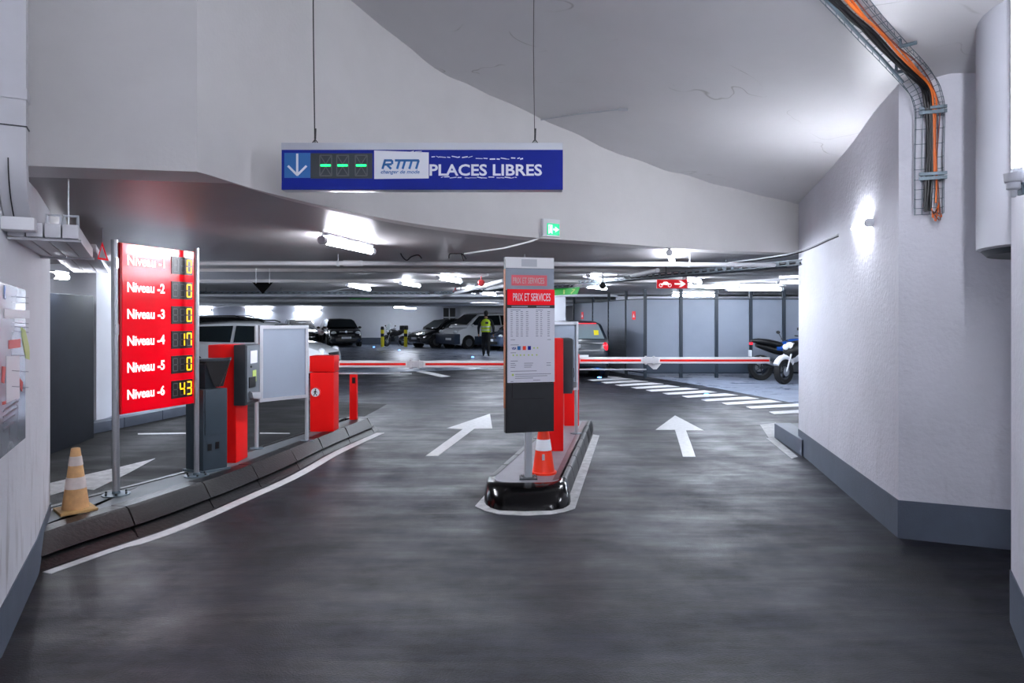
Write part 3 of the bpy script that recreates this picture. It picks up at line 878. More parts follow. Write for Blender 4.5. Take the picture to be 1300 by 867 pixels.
lettering('lettering', 'PLACES LIBRES', fs, su(545.5), sv(223.5), .0065, su(688) - su(545.5), sv(208.8) - sv(223.5), 'pwhite', bs, bold=.022)
mb = Mb(); random.seed(3)
for (xa, xb, y) in ((548, 600, 199.5), (604, 664, 201.5), (560, 586, 225.5), (590, 656, 226), (520, 536, 193)):
    x = xa
    while x < xb:
        l = random.uniform(3, 9); fs.bar(mb, su(x), sv(y + random.uniform(-1, 1)), su(min(x + l, xb)), sv(y + random.uniform(-1, 1)), random.uniform(.002, .007), .0062, .0075); x += l + random.uniform(-1, 3)
ob('glue_residue', mb, 'pwhite', bs)['kind'] = 'stuff'
for x, yb, lb in ((396.5, 181, 'dark'), (678.5, 181, 'thin')):
    top_ = Px(x - 2 if lb == 'dark' else x, -60, YS)
    pth = [Px(x + 1, yb, YS) + V(0, .04, 0), Px(x + .5, yb - 12, YS) + V(0, .04, 0), Px(x - 1, 60, YS) + V(0, .04, 0), top_ + V(0, .04, 0)]
    ob('suspension_wire', Mb().tube(pth, .0035 if lb == 'dark' else .0022, 6), 'cable', bs)
    ob('wire_clamp', Mb().tube([pth[0] + V(-.02, 0, -.0), pth[0] + V(0, 0, .03), pth[0] + V(.02, 0, 0)], .004, 6).tube([pth[0] + V(0, 0, .03), pth[0] + V(0.002, 0, .09)], .006, 6), 'cable', bs)

# ------------------------------------------------------------------ exit sign on the fascia
Yx = fas_Y(700) - .05
fe = Frame(V(50 * Yx / F, Yx, CH), R=V(1, .55, 0))
def eq(x, y): return fe.px(x, y)
ex = thing('exit_sign', Px(700, 299, Yx), 'small lit green emergency exit sign on the white fascia', 'sign')
(u0, v0), (u1, v1) = eq(689.5, 299.5), eq(711, 279)
ob('casing', fe.box(Mb(), u0, u1, v0, v1, -.06, 0), 'white', ex, bevel=.004)
(a0, b0), (a1, b1) = eq(694.5, 298), eq(710, 284.5)
ob('face', fe.box(Mb(), a0, a1, b0, b1, .001, .004), 'exitgreen', ex)
mb = Mb()
um = lambda t: a0 + (a1 - a0) * t
vm = lambda t: b0 + (b1 - b0) * t
fe.poly(mb, [(um(.62), vm(.75)), (um(.95), vm(.5)), (um(.62), vm(.25)), (um(.7), vm(.42)), (um(.5), vm(.42)), (um(.5), vm(.58)), (um(.7), vm(.58))], .005, .006)
fe.box(mb, um(.1), um(.14), vm(.1), vm(.85), .005, .006); fe.box(mb, um(.36), um(.4), vm(.1), vm(.85), .005, .006); fe.box(mb, um(.1), um(.4), vm(.82), vm(.88), .005, .006)
fe.disc(mb, um(.27), vm(.7), .008, .005, .006, 8); fe.bar(mb, um(.27), vm(.62), um(.24), vm(.4), .014, .005, .006); fe.bar(mb, um(.24), vm(.4), um(.17), vm(.15), .009, .005, .006); fe.bar(mb, um(.24), vm(.4), um(.33), vm(.2), .009, .005, .006)
ob('pictogram', mb, 'exitwhite', ex)
cd = thing('conduit', Px(684, 245, Yx), 'thin white conduit from the exit sign down and along the slab', 'conduit')
ob('pipe', Mb().tube([Px(682, 243, Yx - .02), Px(683, 290, Yx - .02), Px(686, 301.5, Yx - .02), CZ(676, 306, 2.235), CZ(640, 315, 2.235), CZ(590, 322, 2.235)], .009, 8), 'offwhite', cd)
cd = thing('conduit', V(.3, 6.3, 3.3), 'thin grey conduit clipped to the ramp ceiling above the blue sign', 'conduit')
def onceil(x, y, off=.015):
    Y = 2.0
    for _ in range(400):
        p = Px(x, y, Y)
        if p.z >= ceil_z(p.x, p.y): break
        Y += .02
    p = Px(x, y, Y); p.z -= off; return p
ob('pipe', Mb().tube([onceil(684, 150.5), onceil(740, 142), onceil(785, 137)], .006, 6), 'cap', cd)
ob('pipe_stub', Mb().tube([onceil(785, 137), onceil(797, 137)], .013, 8), 'cap', cd)

# ------------------------------------------------------------------ red "Niveau" sign
p0 = V(-3.01, 5.25, 0); p1 = V(-2.775, 5.98, 0)
fn = Frame(p0, p1)
nv = thing('level_sign', p0 + V(0, 0, ISZ), 'tall red sign listing Niveau -1 to -6 with amber counters, on steel poles', 'sign')
z0, z1 = .765, 2.09
ob('panel', fn.box(Mb(), .0, fn.len, z0, z1, -.07, 0), 'redside', nv, bevel=.004)
ob('face', fn.box(Mb(), .012, fn.len - .004, z0 + .004, z1 - .004, 0, .004), 'redpanel', nv)
rows = [(333.5, 334.5, '-1'), (366.5, 370, '-2'), (400, 401.5, '-3'), (434, 432.5, '-4'), (468, 464, '-5'), (502, 496.5, '-6')]
dig = ['  0', '  0', '  0', ' 17', '  0', ' 43']
SEG = {'0': 'abcdef', '1': 'bc', '7': 'abcf', '4': 'bcfg', '3': 'abcdg', ' ': ''}
uL, _ = fn.px(161, 333); uR, _ = fn.px(208.5, 333)
dL, _ = fn.px(216.8, 333); dR, _ = fn.px(243.2, 333)
for k, (yl, yr, t) in enumerate(rows):
    zt = z1 - .165 - k * .2095
    lettering('lettering', 'Niveau ' + t, fn, uL, zt - .006, .0045, uR - uL, .08, 'glowwhite', nv, bold=.026)
    cz = zt + .028
    ob('counter_screen', fn.box(Mb(), dL, dR, cz - .074, cz + .074, .004, .010), 'black', nv)
    mo, ml = Mb(), Mb()
    wd_ = (dR - dL) / 3
    for j in range(3):
        cx = dL + wd_ * (j + .5); hw = wd_ * .3; hh = .052
        seg = {'a': (cx - hw, cz + hh, cx + hw, cz + hh), 'g': (cx - hw, cz, cx + hw, cz), 'd': (cx - hw, cz - hh, cx + hw, cz - hh), 'f': (cx - hw, cz + .006, cx - hw, cz + hh), 'e': (cx - hw, cz - hh, cx - hw, cz - .006), 'b': (cx + hw, cz + .006, cx + hw, cz + hh), 'c': (cx + hw, cz - hh, cx + hw, cz - .006)}
        for s_, q in seg.items():
            on = s_ in SEG[dig[k][j]]
            fn.bar(ml if on else mo, *q, .0125 if on else .007, .0102, .0118)
    ob('unlit_segments', mo, 'ledoff', nv)
    ob('lit_segments', ml, 'ledamber', nv)
for (x, y, yt) in ((145.5, 628, 308), (249.5, 604, 316)):
    b = G(x + (2 if x < 200 else 0), y, ISZ)
    po_ = ob('pole', Mb().tube([b, V(b.x - (.012 if x < 200 else 0), b.y, 2.11)], .026 if x < 200 else .022, 14), 'steel', nv)
    fp = Mb().lathe(b, [(.1, 0), (.1, .008), (.03, .010), (.028, .03)], 20)
    ob('base_plate', fp, 'galv', nv)
    mb = Mb()
    for a in range(6):
        mb.lathe(b + V(.078 * math.cos(a * 1.047), .078 * math.sin(a * 1.047), .008), [(.009, 0), (.009, .014), (.005, .018)], 6)
    ob('bolts', mb, 'greydark', nv)
for zc in (.92, 1.42, 1.93):
    ob('hinge_bracket', fn.box(Mb(), -.03, .02, zc - .04, zc + .04, -.05, -.01), 'steel', nv)

# white warning triangle under the trunking
ft = Frame(V(0, 5.6, CH), R=V(1, .1, 0))
tg = thing('triangle_sign', Px(130, 330, 5.6), 'small white triangular warning sign with red edge, left of the red sign', 'sign')
q = [ft.px(123.5, 329), ft.px(137.5, 331), ft.px(129.5, 307.5)]
ob('plate', ft.poly(Mb(), q, -.006, 0), 'signred', tg)
c_ = (sum(a[0] for a in q) / 3, sum(a[1] for a in q) / 3)
ob('white_field', ft.poly(Mb(), [(c_[0] + (a[0] - c_[0]) * .68, c_[1] + (a[1] - c_[1]) * .68) for a in q], .0005, .003), 'pwhite', tg)
tpt = Px(129.5, 307.5, 5.6)
ob('hanger_rod', Mb().tube([V(tpt.x, 5.61, tpt.z - .02), V(tpt.x, 5.61, ZS)], .004, 6), 'steel', tg)
# black triangle, back of a hanging sign
ft = Frame(V(0, 10, CH), R=V(1, 0, 0))
tg = thing('triangle_sign', Px(333, 372, 10), 'black downward-pointing triangle sign hanging above the white car', 'sign')
ob('plate', ft.poly(Mb(), [ft.px(320, 358.5), ft.px(333.5, 373), ft.px(346.5, 358.5)], -.01, 0), 'blackmatt', tg)
for x in (325, 342):
    t_ = Px(x, 359, 10); ob('hanger_rod', Mb().tube([t_ + V(0, .0, -.01), V(t_.x, 10, ZS)], .004, 6), 'steel', tg)

# ------------------------------------------------------------------ traffic cones
def cone(loc, h, mo_, mw, mbse, bands, label, r0=.115, sc=1):
    t = thing('traffic_cone', loc, label, 'cone')
    L = Vector(loc)
    ob('base', Mb().lathe(L, [(.2 * sc, 0), (.2 * sc, .018), (.13 * sc, .024)], 4 if mbse == 'conebase' else 24), mbse, t, bevel=.004)
    zs = [.02] + [b_ for bb in bands for b_ in bb[:2]] + [h]
    rr = lambda z: r0 + (.028 - r0) * (z / h)
    mb = Mb(); mb.lathe(L, [(rr(.02), .02), (rr(h), h), (rr(h) * .7, h + .003)], 24)
    ob('body', mb, mo_, t)
    for (a, b_) in bands:
        ob('band', Mb().lathe(L, [(rr(a) + .0005, a), (rr(a) + .002, a + .002), (rr(b_) + .002, b_ - .002), (rr(b_) + .0005, b_)], 24), mw, t)
    return t
cone(G(96, 648, ISZ), .44, 'oldorange', 'oldwhite', 'conebase', [(.16, .24), (.32, .385)], 'faded dirty orange cone with square base, by the left wall', r0=.088, sc=.8)
c1 = cone(G(690, 600.5, ISZ), .5, 'orange', 'pwhite', 'orange', [(.205, .30)], 'bright orange cone behind the price panel pole', r0=.1, sc=.58)
L = G(690, 600.5, ISZ)
ob('reflector', Mb().box(L + V(-.005, -.085, .155), (.022, .012, .05)), 'cap', c1)

# ------------------------------------------------------------------ slate terminal with hood (left)
tm = thing('payment_terminal', (-2.72, 6.05, ISZ), 'slate grey terminal pedestal with dark visor hood, behind the sign pole', 'terminal')
A = V(-2.70, 5.97, ISZ); a1 = V(-2.56, 6.14, ISZ); a2 = V(-2.90, 6.07, ISZ)
a3 = a1 + (a2 - A)
def quad(s=1, z=0, c=(A + a3) / 2): return [V(c.x + (p.x - c.x) * s, c.y + (p.y - c.y) * s, z) for p in (A, a1, a3, a2)]
ob('pedestal', Mb().prism(quad(1, ISZ), quad(1, .88)), 'teal', tm, bevel=.006)
ft = Frame(A, a1)
ob('front_door', ft.box(Mb(), .015, ft.len - .012, .33, .73, 0, .008), 'teal', tm, bevel=.003)
for a_, b_ in ((.04, .19), (.11, .2)): ob('vent', ft.box(Mb(), a_, a_ + .035, b_, b_ + .06, 0, .004), 'black', tm)
ob('foot', Mb().prism(quad(1.15, ISZ), quad(1.15, ISZ + .02)), 'galv', tm)
ob('neck', Mb().prism(quad(.45, .87), quad(.45, 1.1)), 'teal', tm, bevel=.004)
# hood: open visor with slanting side cheeks
hf = Frame(V(-2.93, 5.98, 0), V(-2.5, 6.12, 0))
ob('hood_shell', hf.poly(Mb(), [(.0, 1.13), (.43, 1.15), (.40, 1.05), (.36, .89), (.1, .87), (.02, .98)], -.14, -.12), 'greydark', tm)
ob('hood_cheek', hf.poly(Mb(), [(.22, 1.135), (.43, 1.155), (.405, 1.06), (.34, .9), (.3, .9)], -.12, .03), 'black', tm)
ob('hood_top', hf.box(Mb(), 0, .43, 1.128, 1.148, -.14, .04), 'teal', tm, bevel=.006)
ob('hood_cheek', hf.poly(Mb(), [(.0, 1.13), (.02, 1.13), (.1, .88), (.02, .97)], -.12, .0), 'greydark', tm)

# ------------------------------------------------------------------ red ticket kiosks
def kiosk(x0, x1, y0, y1, zt, label, bx):
    """red column with a grey ticket unit on its lane side (x1)"""
    t = thing('ticket_kiosk', ((x0 + x1) / 2, (y0 + y1) / 2, ISZ), label, 'kiosk')
    ob('cabinet', Mb().poly([(x0, y0), (x1, y0), (x1, y1), (x0, y1)], ISZ, zt), 'red', t, bevel=.012)
    g0, g1, za, zb, ya, yb = bx
    ob('ticket_unit', Mb().poly([(g0, ya), (g1, ya), (g1, yb), (g0, yb)], za, zb), 'greydark', t, bevel=.008)
    fr = Frame(V(g1, ya, 0), V(g1, yb, 0))
    ob('front_plate', fr.box(Mb(), .01, fr.len - .01, za + .03, zb - .01, 0, .012), 'grey', t, bevel=.003)
    L_ = fr.len
    ob('screen', fr.box(Mb(), L_ * .25, L_ * .75, zb - .18, zb - .06, .012, .016), 'paper', t)
    ob('label_sticker', fr.box(Mb(), L_ * .42, L_ * .68, zb - .36, zb - .25, .012, .015), 'pgreen', t)
    ob('coin_slot', fr.box(Mb(), L_ * .15, L_ * .6, za + .16, za + .26, .012, .02), 'black', t)
    ob('ticket_tray', fr.poly(Mb(), [(L_ * .1, za + .12), (L_ * .8, za + .1), (L_ * .8, za + .03), (L_ * .2, za + .06)], .012, .05), 'alu', t, bevel=.004)
    ob('button', fr.disc(fr.disc(Mb(), L_ * .3, zb - .21, .01, .012, .02, 10), L_ * .2, zb - .45, .01, .012, .02, 10), 'black', t)
    return t
kiosk(-2.85, -2.585, 6.4, 6.68, 1.258, 'red ticket kiosk with grey unit on the long left island', (-2.6, -2.49, .69, 1.258, 6.38, 6.72))
kiosk(.33, .525, 6.97, 7.3, 1.30, 'red ticket kiosk with grey unit behind the price panel', (.50, .62, .735, 1.30, 7.0, 7.36))

# ------------------------------------------------------------------ empty notice boards
def board(p0, p1, zb, zt, label, back=.03):
    fr = Frame(p0, p1); t = thing('notice_board', V(p0.x, p0.y, ISZ), label, 'notice board')
    Ln = fr.len
    for u in (0, Ln):
        q = fr.p(u, 0, -.03)
        ob('pole', Mb().tube([V(q.x, q.y, ISZ), V(q.x, q.y, zt)], .021, 12), 'alu', t)
        ob('base_plate', Mb().lathe((q.x, q.y, ISZ), [(.07, 0), (.07, .008), (.025, .012)], 14), 'galv', t)
    mb = Mb(); w = .035
    fr.box(mb, .01, .01 + w, zb, zt, -.02, .02); fr.box(mb, Ln - .01 - w, Ln - .01, zb, zt, -.02, .02)
    fr.box(mb, .01 + w, Ln - .01 - w, zb, zb + w, -.02, .02); fr.box(mb, .01 + w, Ln - .01 - w, zt - w, zt, -.02, .02)
    ob('frame', mb, 'alu', t)
    ob('back_panel', fr.box(Mb(), .01 + w, Ln - .01 - w, zb + w, zt - w, -.015, .004), 'boardgrey', t)
    return t
board(V(-2.64, 7.1, 0), V(-2.255, 7.56, 0), .635, 1.432, 'empty grey notice board in aluminium frame on left island')
board(V(.38, 7.72, 0), V(.775, 8.03, 0), .67, 1.47, 'empty grey notice board on centre island, behind the kiosk')

# ------------------------------------------------------------------ barriers
def barrier(x0, x1, y0, y1, zt, bx0, bx1, by, bz, jx, label, picto):
    t = thing('barrier', ((x0 + x1) / 2, (y0 + y1) / 2, ISZ), label, 'barrier')
    ob('cabinet', Mb().poly([(x0, y0), (x1, y0), (x1, y1), (x0, y1)], ISZ, zt - .2), 'red', t, bevel=.01)
    e = .006
    ob('lid', Mb().poly([(x0 - e, y0 - e), (x1 + e, y0 - e), (x1 + e, y1), (x0 - e, y1)], zt - .194, zt), 'red', t, bevel=.014)
    fr = Frame(V(0, by, CH), R=V(1, 0, 0))
    d = .04
    arm = Mb(); arm.poly([(bx0, by - .02), (bx1, by - .02), (bx1, by + .02), (bx0, by + .02)], bz - d, bz + d)
    a = ob('boom_arm', arm, 'white', t, bevel=.006)
    mb = Mb()
    for u, v in ((bx0 + .01, jx - .12), (jx + .12, bx1 - .01)):
        mb.poly([(u, by - .022), (v, by - .022), (v, by - .0205), (u, by - .0205)], bz - .014, bz + .012)
    ob('red_stripe', mb, 'red', a)
    jb = Mb(); jb.box((jx, by - .012, bz), (.2, .045, .07)); jb.box((jx - .06, by - .02, bz), (.02, .05, .11)); jb.box((jx + .04, by - .02, bz), (.02, .05, .11))
    for k in range(4): jb.lathe((jx - .08 + k * .05, by - .045, bz), [(.012, 0), (.012, .02)], 8, 'Y')
    ob('joint', jb, 'offwhite', a)
    mb = Mb(); mb.poly([(bx0, by - .005), (jx - .05, by - .005), (jx - .05, by + .01), (bx0, by + .01)], bz - .125, bz - .108)
    ob('tie_rod', mb, 'alu', t)
    return t
bl = barrier(-2.42, -2.135, 8.18, 8.42, 1.06, -2.1, .12, 8.3, .954, -1.17, 'red barrier cabinet with striped boom across the left lane', True)
fr = Frame(V(0, 8.18, CH), R=V(1, 0, 0))
u, v = fr.px(400.5, 498)
ob('sign_disc', fr.disc(Mb(), u, v, .062, .0, .005), 'pwhite', bl)
ob('sign_ring', fr.ring(Mb(), u, v, .052, .01, .005, .007), 'red', bl)
mb = Mb(); fr.disc(mb, u + .002, v + .032, .009, .005, .007, 8)
fr.bar(mb, u, v + .022, u - .003, v - .006, .018, .005, .007); fr.bar(mb, u - .003, v - .004, u - .02, v - .042, .009, .005, .007); fr.bar(mb, u - .003, v - .004, u + .018, v - .04, .009, .005, .007); fr.bar(mb, u, v + .018, u + .022, v - .002, .007, .005, .007); fr.bar(mb, u, v + .018, u - .022, v + .0, .007, .005, .007)
ob('walking_figure', mb, 'black', bl)
br = barrier(.66, .845, 8.62, 8.85, 1.06, .86, 3.28, 8.7, .975, 1.76, 'red barrier cabinet with striped boom across the right lane', False)
ob('drop_latch', Mb().prism([V(1.72, 8.69, .93), V(1.9, 8.69, .93), V(1.84, 8.69, .86), V(1.8, 8.69, .86)], [V(1.72, 8.72, .93), V(1.9, 8.72, .93), V(1.84, 8.72, .86), V(1.8, 8.72, .86)]), 'white', br)
# small red sensor bollard
b = G(449, 532.5, ISZ)
t = thing('sensor_post', b, 'thin red sensor post at the far tip of the left island', 'post')
ob('post', Mb().box(b + V(0, 0, .315), (.095, .08, .63)), 'red', t, bevel=.008)
ob('sensor', Mb().box(b + V(.01, -.042, .53), (.045, .01, .08)), 'black', t, bevel=.004)

# ------------------------------------------------------------------ price totem
p0 = V(-.053, 5.72, 0); p1 = V(.356, 5.83, 0)
ft = Frame(p0, p1); Lw = ft.len
to = thing('price_panel', V(.148, 5.88, ISZ), 'tall PRIX ET SERVICES price panel on one steel pole, centre island', 'sign')
zt, zb = 2.02, .543
ob('slab', ft.box(Mb(), 0, Lw, zb, zt, -.06, 0), 'charcoal', to)
ob('side_edge', ft.box(Mb(), -.003, 0, .75, zt - .1, -.06, 0), 'rust', to)['label'] = 'rusty brown side edge'
def tv(y): return 1.5 + (H - y) * 5.72 / F
ob('top_cap', ft.box(Mb(), 0, Lw, tv(340), zt, 0, .008), 'white', to)
ob('faded_logo', ft.box(Mb(), Lw * .32, Lw * .64, tv(338), tv(328.5), .008, .010), 'cap', to)
ob('steel_field', ft.box(Mb(), 0, Lw, tv(368), tv(340.5), 0, .006), 'boardgrey', to)
(a0, b0) = ft.px(649, 362.5); (a1, b1) = ft.px(694, 352)
ob('old_sticker', ft.box(Mb(), a0, a1, b0, b1 + .015, .006, .010), 'fadered', to)
lettering('lettering', 'PRIX ET SERVICES', ft, a0 + .012, b0 + .018, .0105, (a1 - a0) * .88, .05, 'oldwhite', to)
ob('red_band', ft.box(Mb(), .012, Lw + .004, tv(387), tv(367), .006, .012), 'redpanel', to)
lettering('lettering', 'PRIX ET SERVICES', ft, .06, tv(382), .0125, Lw * .78, tv(372) - tv(382), 'pwhite', to, bold=.008)
ob('black_band', ft.box(Mb(), .012, Lw + .004, tv(391), tv(387), .006, .012), 'black', to)
ob('poster', ft.box(Mb(), .012, Lw + .004, tv(486), tv(391), .006, .011), 'paper', to)
KS = Lw / .537
def FB(mb, u0, u1, *r): return ft.box(mb, u0 * KS, u1 * KS, *r)
pm = Mb(); random.seed(5)
FB(pm, .06, .24, tv(390), tv(388.2), .012, .013); FB(pm, Lw / KS - .2, Lw / KS - .05, tv(390), tv(388.2), .012, .013)
ob('band_print', pm, 'ink', to)
pm = Mb()
for k in range(13):
    y = 395 + k * 2.6
    for (ua, ub) in ((.05, .075), (.11, .14), (.16, .19), (.22, .25), (.33, .36), (.38, .405), (.46, .49)):
        FB(pm, ua, ub * 1.0 - random.uniform(0, .006), tv(y + .9), tv(y), .011, .0118)
for y, ua, ub in ((393, .05, .16), (393, .33, .41), (431, .05, .1), (431, .46, .5), (437.5, .05, .14), (447.5, .05, .11), (458, .05, .13), (471, .05, .34), (461, .05, .1), (463.5, .05, .11), (466, .05, .1), (461, .2, .3), (463.5, .2, .29), (466, .2, .28), (461, .45, .5), (464, .45, .5), (475, .1, .5), (477.5, .1, .46), (480, .1, .3), (483, .3, .38), (484, .05, .08)):
    FB(pm, ua, ub, tv(y + .8), tv(y), .011, .0118)
ob('printed_tariffs', pm, 'ink', to)
for u_, c_ in ((.115, 'bluesq'), (.175, 'orange'), (.23, 'blue')):
    ob('card_logo', FB(Mb(), u_ + .01, u_ + .045, tv(444.5), tv(439.5), .0112, .0125), c_, to)
lettering('card_logo', 'VISA', ft, .05, tv(444),   .0112, .038, .022, 'blue', to, bold=.02, shear=.2)
pm = Mb()
for u_ in (.29, .33, .06, .1, .14, .18, .23, .27, .32): ft.disc(pm, (u_ + .02) * KS, tv(451) if u_ < .28 or u_ == .32 else tv(442), .007, .0112, .0122, 8)
ft.disc(pm, .075 * KS, tv(476), .01, .0112, .0122, 8)
ob('green_icons', pm, 'pgreen', to)
ob('lower_panel', ft.box(Mb(), .012, Lw, zb + .004, tv(488), 0, .006), 'charcoal', to)
ob('lower_groove', ft.box(ft.box(Mb(), .05, .058, tv(506), tv(486), .006, .008), .058, Lw * .8, tv(507), tv(506), .006, .008), 'black', to)
q = ft.p(.206, 0, -.03)
ob('pole', ft.box(Mb(), .178, .234, ISZ, zb + .3, -.056, -.004), 'alu', to, bevel=.006)
ob('base_plate', Mb().box((q.x, q.y - .01, ISZ + .005), (.15, .13, .01)), 'greydark', to)
ob('bolts', (lambda m_: [m_.lathe((q.x + i * .055, q.y - .01 + j * .045, ISZ + .01), [(.009, 0), (.009, .012)], 6) for i in (-1, 1) for j in (-1, 1)] and m_)(Mb()), 'steel', to)

# ------------------------------------------------------------------ wire tray with cables, right
wtr = thing('wire_tray', V(2.8, 4.55, 3.0), 'wire mesh cable tray dropping from ceiling onto the right wall', 'cable tray')
wf = Frame(V(2.65, 4.68, 0), V(3.5, 4.335, 0))
def onc2(x, y, off):
    q = onceil(x, y, 0); c0 = V(0, 0, CH); d = q - c0
    return c0 + d * (1 - off * 1.6 / d.length)
def onw(x, y, w): 
    u, v = wf.px(x, y, w); return wf.p(u, v, w)
centre = [onc2(1000, -90, .05), onc2(1038, -45, .05), onc2(1082, 3, .05), onc2(1109, 34, .05), onc2(1135, 62, .06), onc2(1158, 88, .09), onw(1172, 108, .13), onw(1179, 128, .08), onw(1181, 148, .05), onw(1180, 200, .04), onw(1180, 240, .04), onw(1180, 272, .04)]
cen = catmull(centre, 6)
lat = []
for i, p in enumerate(cen):
    t = (cen[min(i + 1, len(cen) - 1)] - cen[max(i - 1, 0)]).normalized()
    bl_ = max(0, min(1, (i - 24) / 16)); nrm = V(-.1, -.3, -1).lerp(V(-.37, -.93, -.15), bl_)
    l = t.cross(nrm).normalized()
    lat.append(l if l.x > 0 else -l)
nrmv = [((cen[min(i + 1, len(cen) - 1)] - cen[max(i - 1, 0)]).normalized().cross(lat[i])).normalized() for i in range(len(cen))]
nrmv = [n_ if n_.y + n_.z < 0 else -n_ for n_ in nrmv]
wires = Mb()
for o_, dn in ((-.09, .045), (-.09, .0), (-.045, 0), (0, 0), (.045, 0), (.075, 0), (.075, .045)):
    wires.tube([c + l * o_ + n_ * dn for c, l, n_ in zip(cen, lat, nrmv)], .0024, 5)
for i in range(0, len(cen), 2):
    c, l, n_ = cen[i], lat[i], nrmv[i]
    wires.tube([c - l * .09 + n_ * .045, c - l * .09, c + l * .075, c + l * .075 + n_ * .045], .0022, 5)
o = ob('mesh_wires', wires, 'galv', wtr); o['kind'] = 'stuff'
ob('side_strip', Mb().tube([c - l * .08 + n_ * .02 for c, l, n_ in zip(cen[:32], lat, nrmv)], .011, 6), 'galv', wtr)
for o_, r, m in ((-.038, .009, 'cable'), (-.022, .010, 'cable'), (-.008, .009, 'cable'), (-.03, .009, 'cable'), (.008, .009, 'ocable'), (.02, .006, 'ocable'), (.034, .004, 'rcable')):
    wob = random.uniform(0, 6)
    e = len(cen) - (1 if m == 'cable' else random.choice([3, 9]))
    sh = lambda i: (-.02 + .036 * max(0, min(1, (i - 14) / 20))) if m == 'cable' else (-.006 + .018 * max(0, min(1, (i - 14) / 20)))
    ob('cable', Mb().tube([c + l * (o_ + sh(i) + .006 * math.sin(i * .35 + wob)) + n_ * (.018 + .006 * math.sin(i * .5 + wob * 2)) for i, (c, l, n_) in enumerate(zip(cen[:e], lat, nrmv))], r, 8), m, wtr)
tip_ = cen[-1]
for k in range(6):
    a = k * 1.1
    ob('wire_end', Mb().tube(catmull([tip_ + V(-.01, 0, .1), tip_ + V(.0, -.03, .02), tip_ + V(.03 * math.cos(a) + .02, -.05, -.025 + .03 * math.sin(a)), tip_ + V(.045, -.03, .02 + .015 * k)], 4), .0035, 5), ['ocable', 'rcable', 'cable', 'ocable', 'ocable', 'rcable'][k], wtr)
for y in (146, 228):
    (u0, v0) = wf.px(1164, y + 4); (u1, v1) = wf.px(1199, y - 4)
    bk_ = Mb(); wf.box(bk_, u0, u1, v0, v0 + .022, .075, .09); wf.box(bk_, u0 + .0, u1, v0 + .03, v0 + .05, .075, .09); wf.box(bk_, u0 + .02, u0 + .035, v0, v0 + .05, 0, .08); wf.box(bk_, u1 - .035, u1 - .02, v0, v0 + .05, 0, .08)
    ob('bracket', bk_, 'galv', wtr)
for (xa, ya, xb, yb) in ((1143, 59, 1164, 54), (1138, 92, 1166, 86)):
    a, b = onc2(xa, ya, .07), onc2(xb, yb, .07)
    d = (b - a).normalized()
    bk_ = Mb(); bk_.tube([a, b], .012, 4); bk_.tube([a, a + V(0, 0, .09)], .01, 4)
    ob('bracket', bk_, 'galv', wtr)
# cable to the wall lamp
fwr = Frame(V(2.65, 4.68, 0), V(3.24, 7.72, 0)); 
lc = thing('cable', V(3.2, 7.6, 2.25), 'thin double cable sagging along the right wall to its lamp', 'cable')
def onr(x, y): 
    d = V((x - 650) / F, 1, (H - y) / F); n_ = fwr.R.cross(V(0, 0, 1)); tt = (V(2.65, 4.68, 0) - V(0, 0, CH)).dot(n_) / d.dot(n_); return V(0, 0, CH) + d * (tt * .997)
pts = [onr(1064, 300), onr(1050, 306), onr(1035, 313), onr(1019, 319.5)]
end = [CZ(1000, 325, 2.2), CZ(960, 331, 2.2), CZ(925, 335, 2.2)]
ob('wire', Mb().tube(catmull(pts, 4) + end, .006, 6), 'cable', lc)
ob('wire', Mb().tube([p + V(-.003, -.003, .018) for p in catmull(pts, 4) + end], .007, 6), 'offwhite', lc)

# ------------------------------------------------------------------ pipes and trays under the slab
def pipe(path, r, m, label, cat='pipe', hang=None, rings=None):
    t = thing('pipe', path[0], label, cat)
    ob('pipe_run', Mb().tube(path, r, 10), m, t)
    for k in (hang or []):
        q = Vector(path[0]).lerp(Vector(path[-1]), k)
        ob('hanger', Mb().tube([q + V(0, 0, 0), V(q.x, q.y, ZS)], .005, 6).lathe(q - V(.012, 0, 0), [(r + .006, 0), (r + .006, .024)], 10, 'X'), 'cap', t)
    return t
pl = pipe([V(-5.0, 7.9, 2.145), V(-1.82, 7.9, 2.145), V(3.3, 7.9, 2.125)], .026, 'offwhite', 'long white pipe running across under the front of the slab', hang=(.36, .62, .85))
ob('coupling', Mb().lathe((-1.95, 7.9, 2.145), [(.034, 0), (.034, .22)], 12, 'X'), 'offwhite', pl)
mb = Mb(); q = Px(511, 326, 7.8)
mb.tube(catmull([q + V(-.03, 0, .06), q, q + V(.05, 0, -.04), q + V(.1, 0, 0), q + V(.18, 0, .02), q + V(.22, 0, -.02)], 4), .008, 6)
t = thing('cable', q, 'dark cable loop hanging by the pipe, above the bollards', 'cable'); ob('wire', mb, 'cable', t)
mb = Mb(); q = Px(570, 328, 7.8)
mb.tube(catmull([q, q + V(.01, 0, .05), q + V(.08, 0, .055), q + V(.15, 0, .05), q + V(.2, 0, -.01)], 4), .007, 6); mb.tube([q + V(.14, 0, .06), q + V(.17, 0, -.03)], .006, 6)
t = thing('cable', q, 'dark cable loop on the pipe just left of the price panel', 'cable'); ob('wire', mb, 'cable', t)

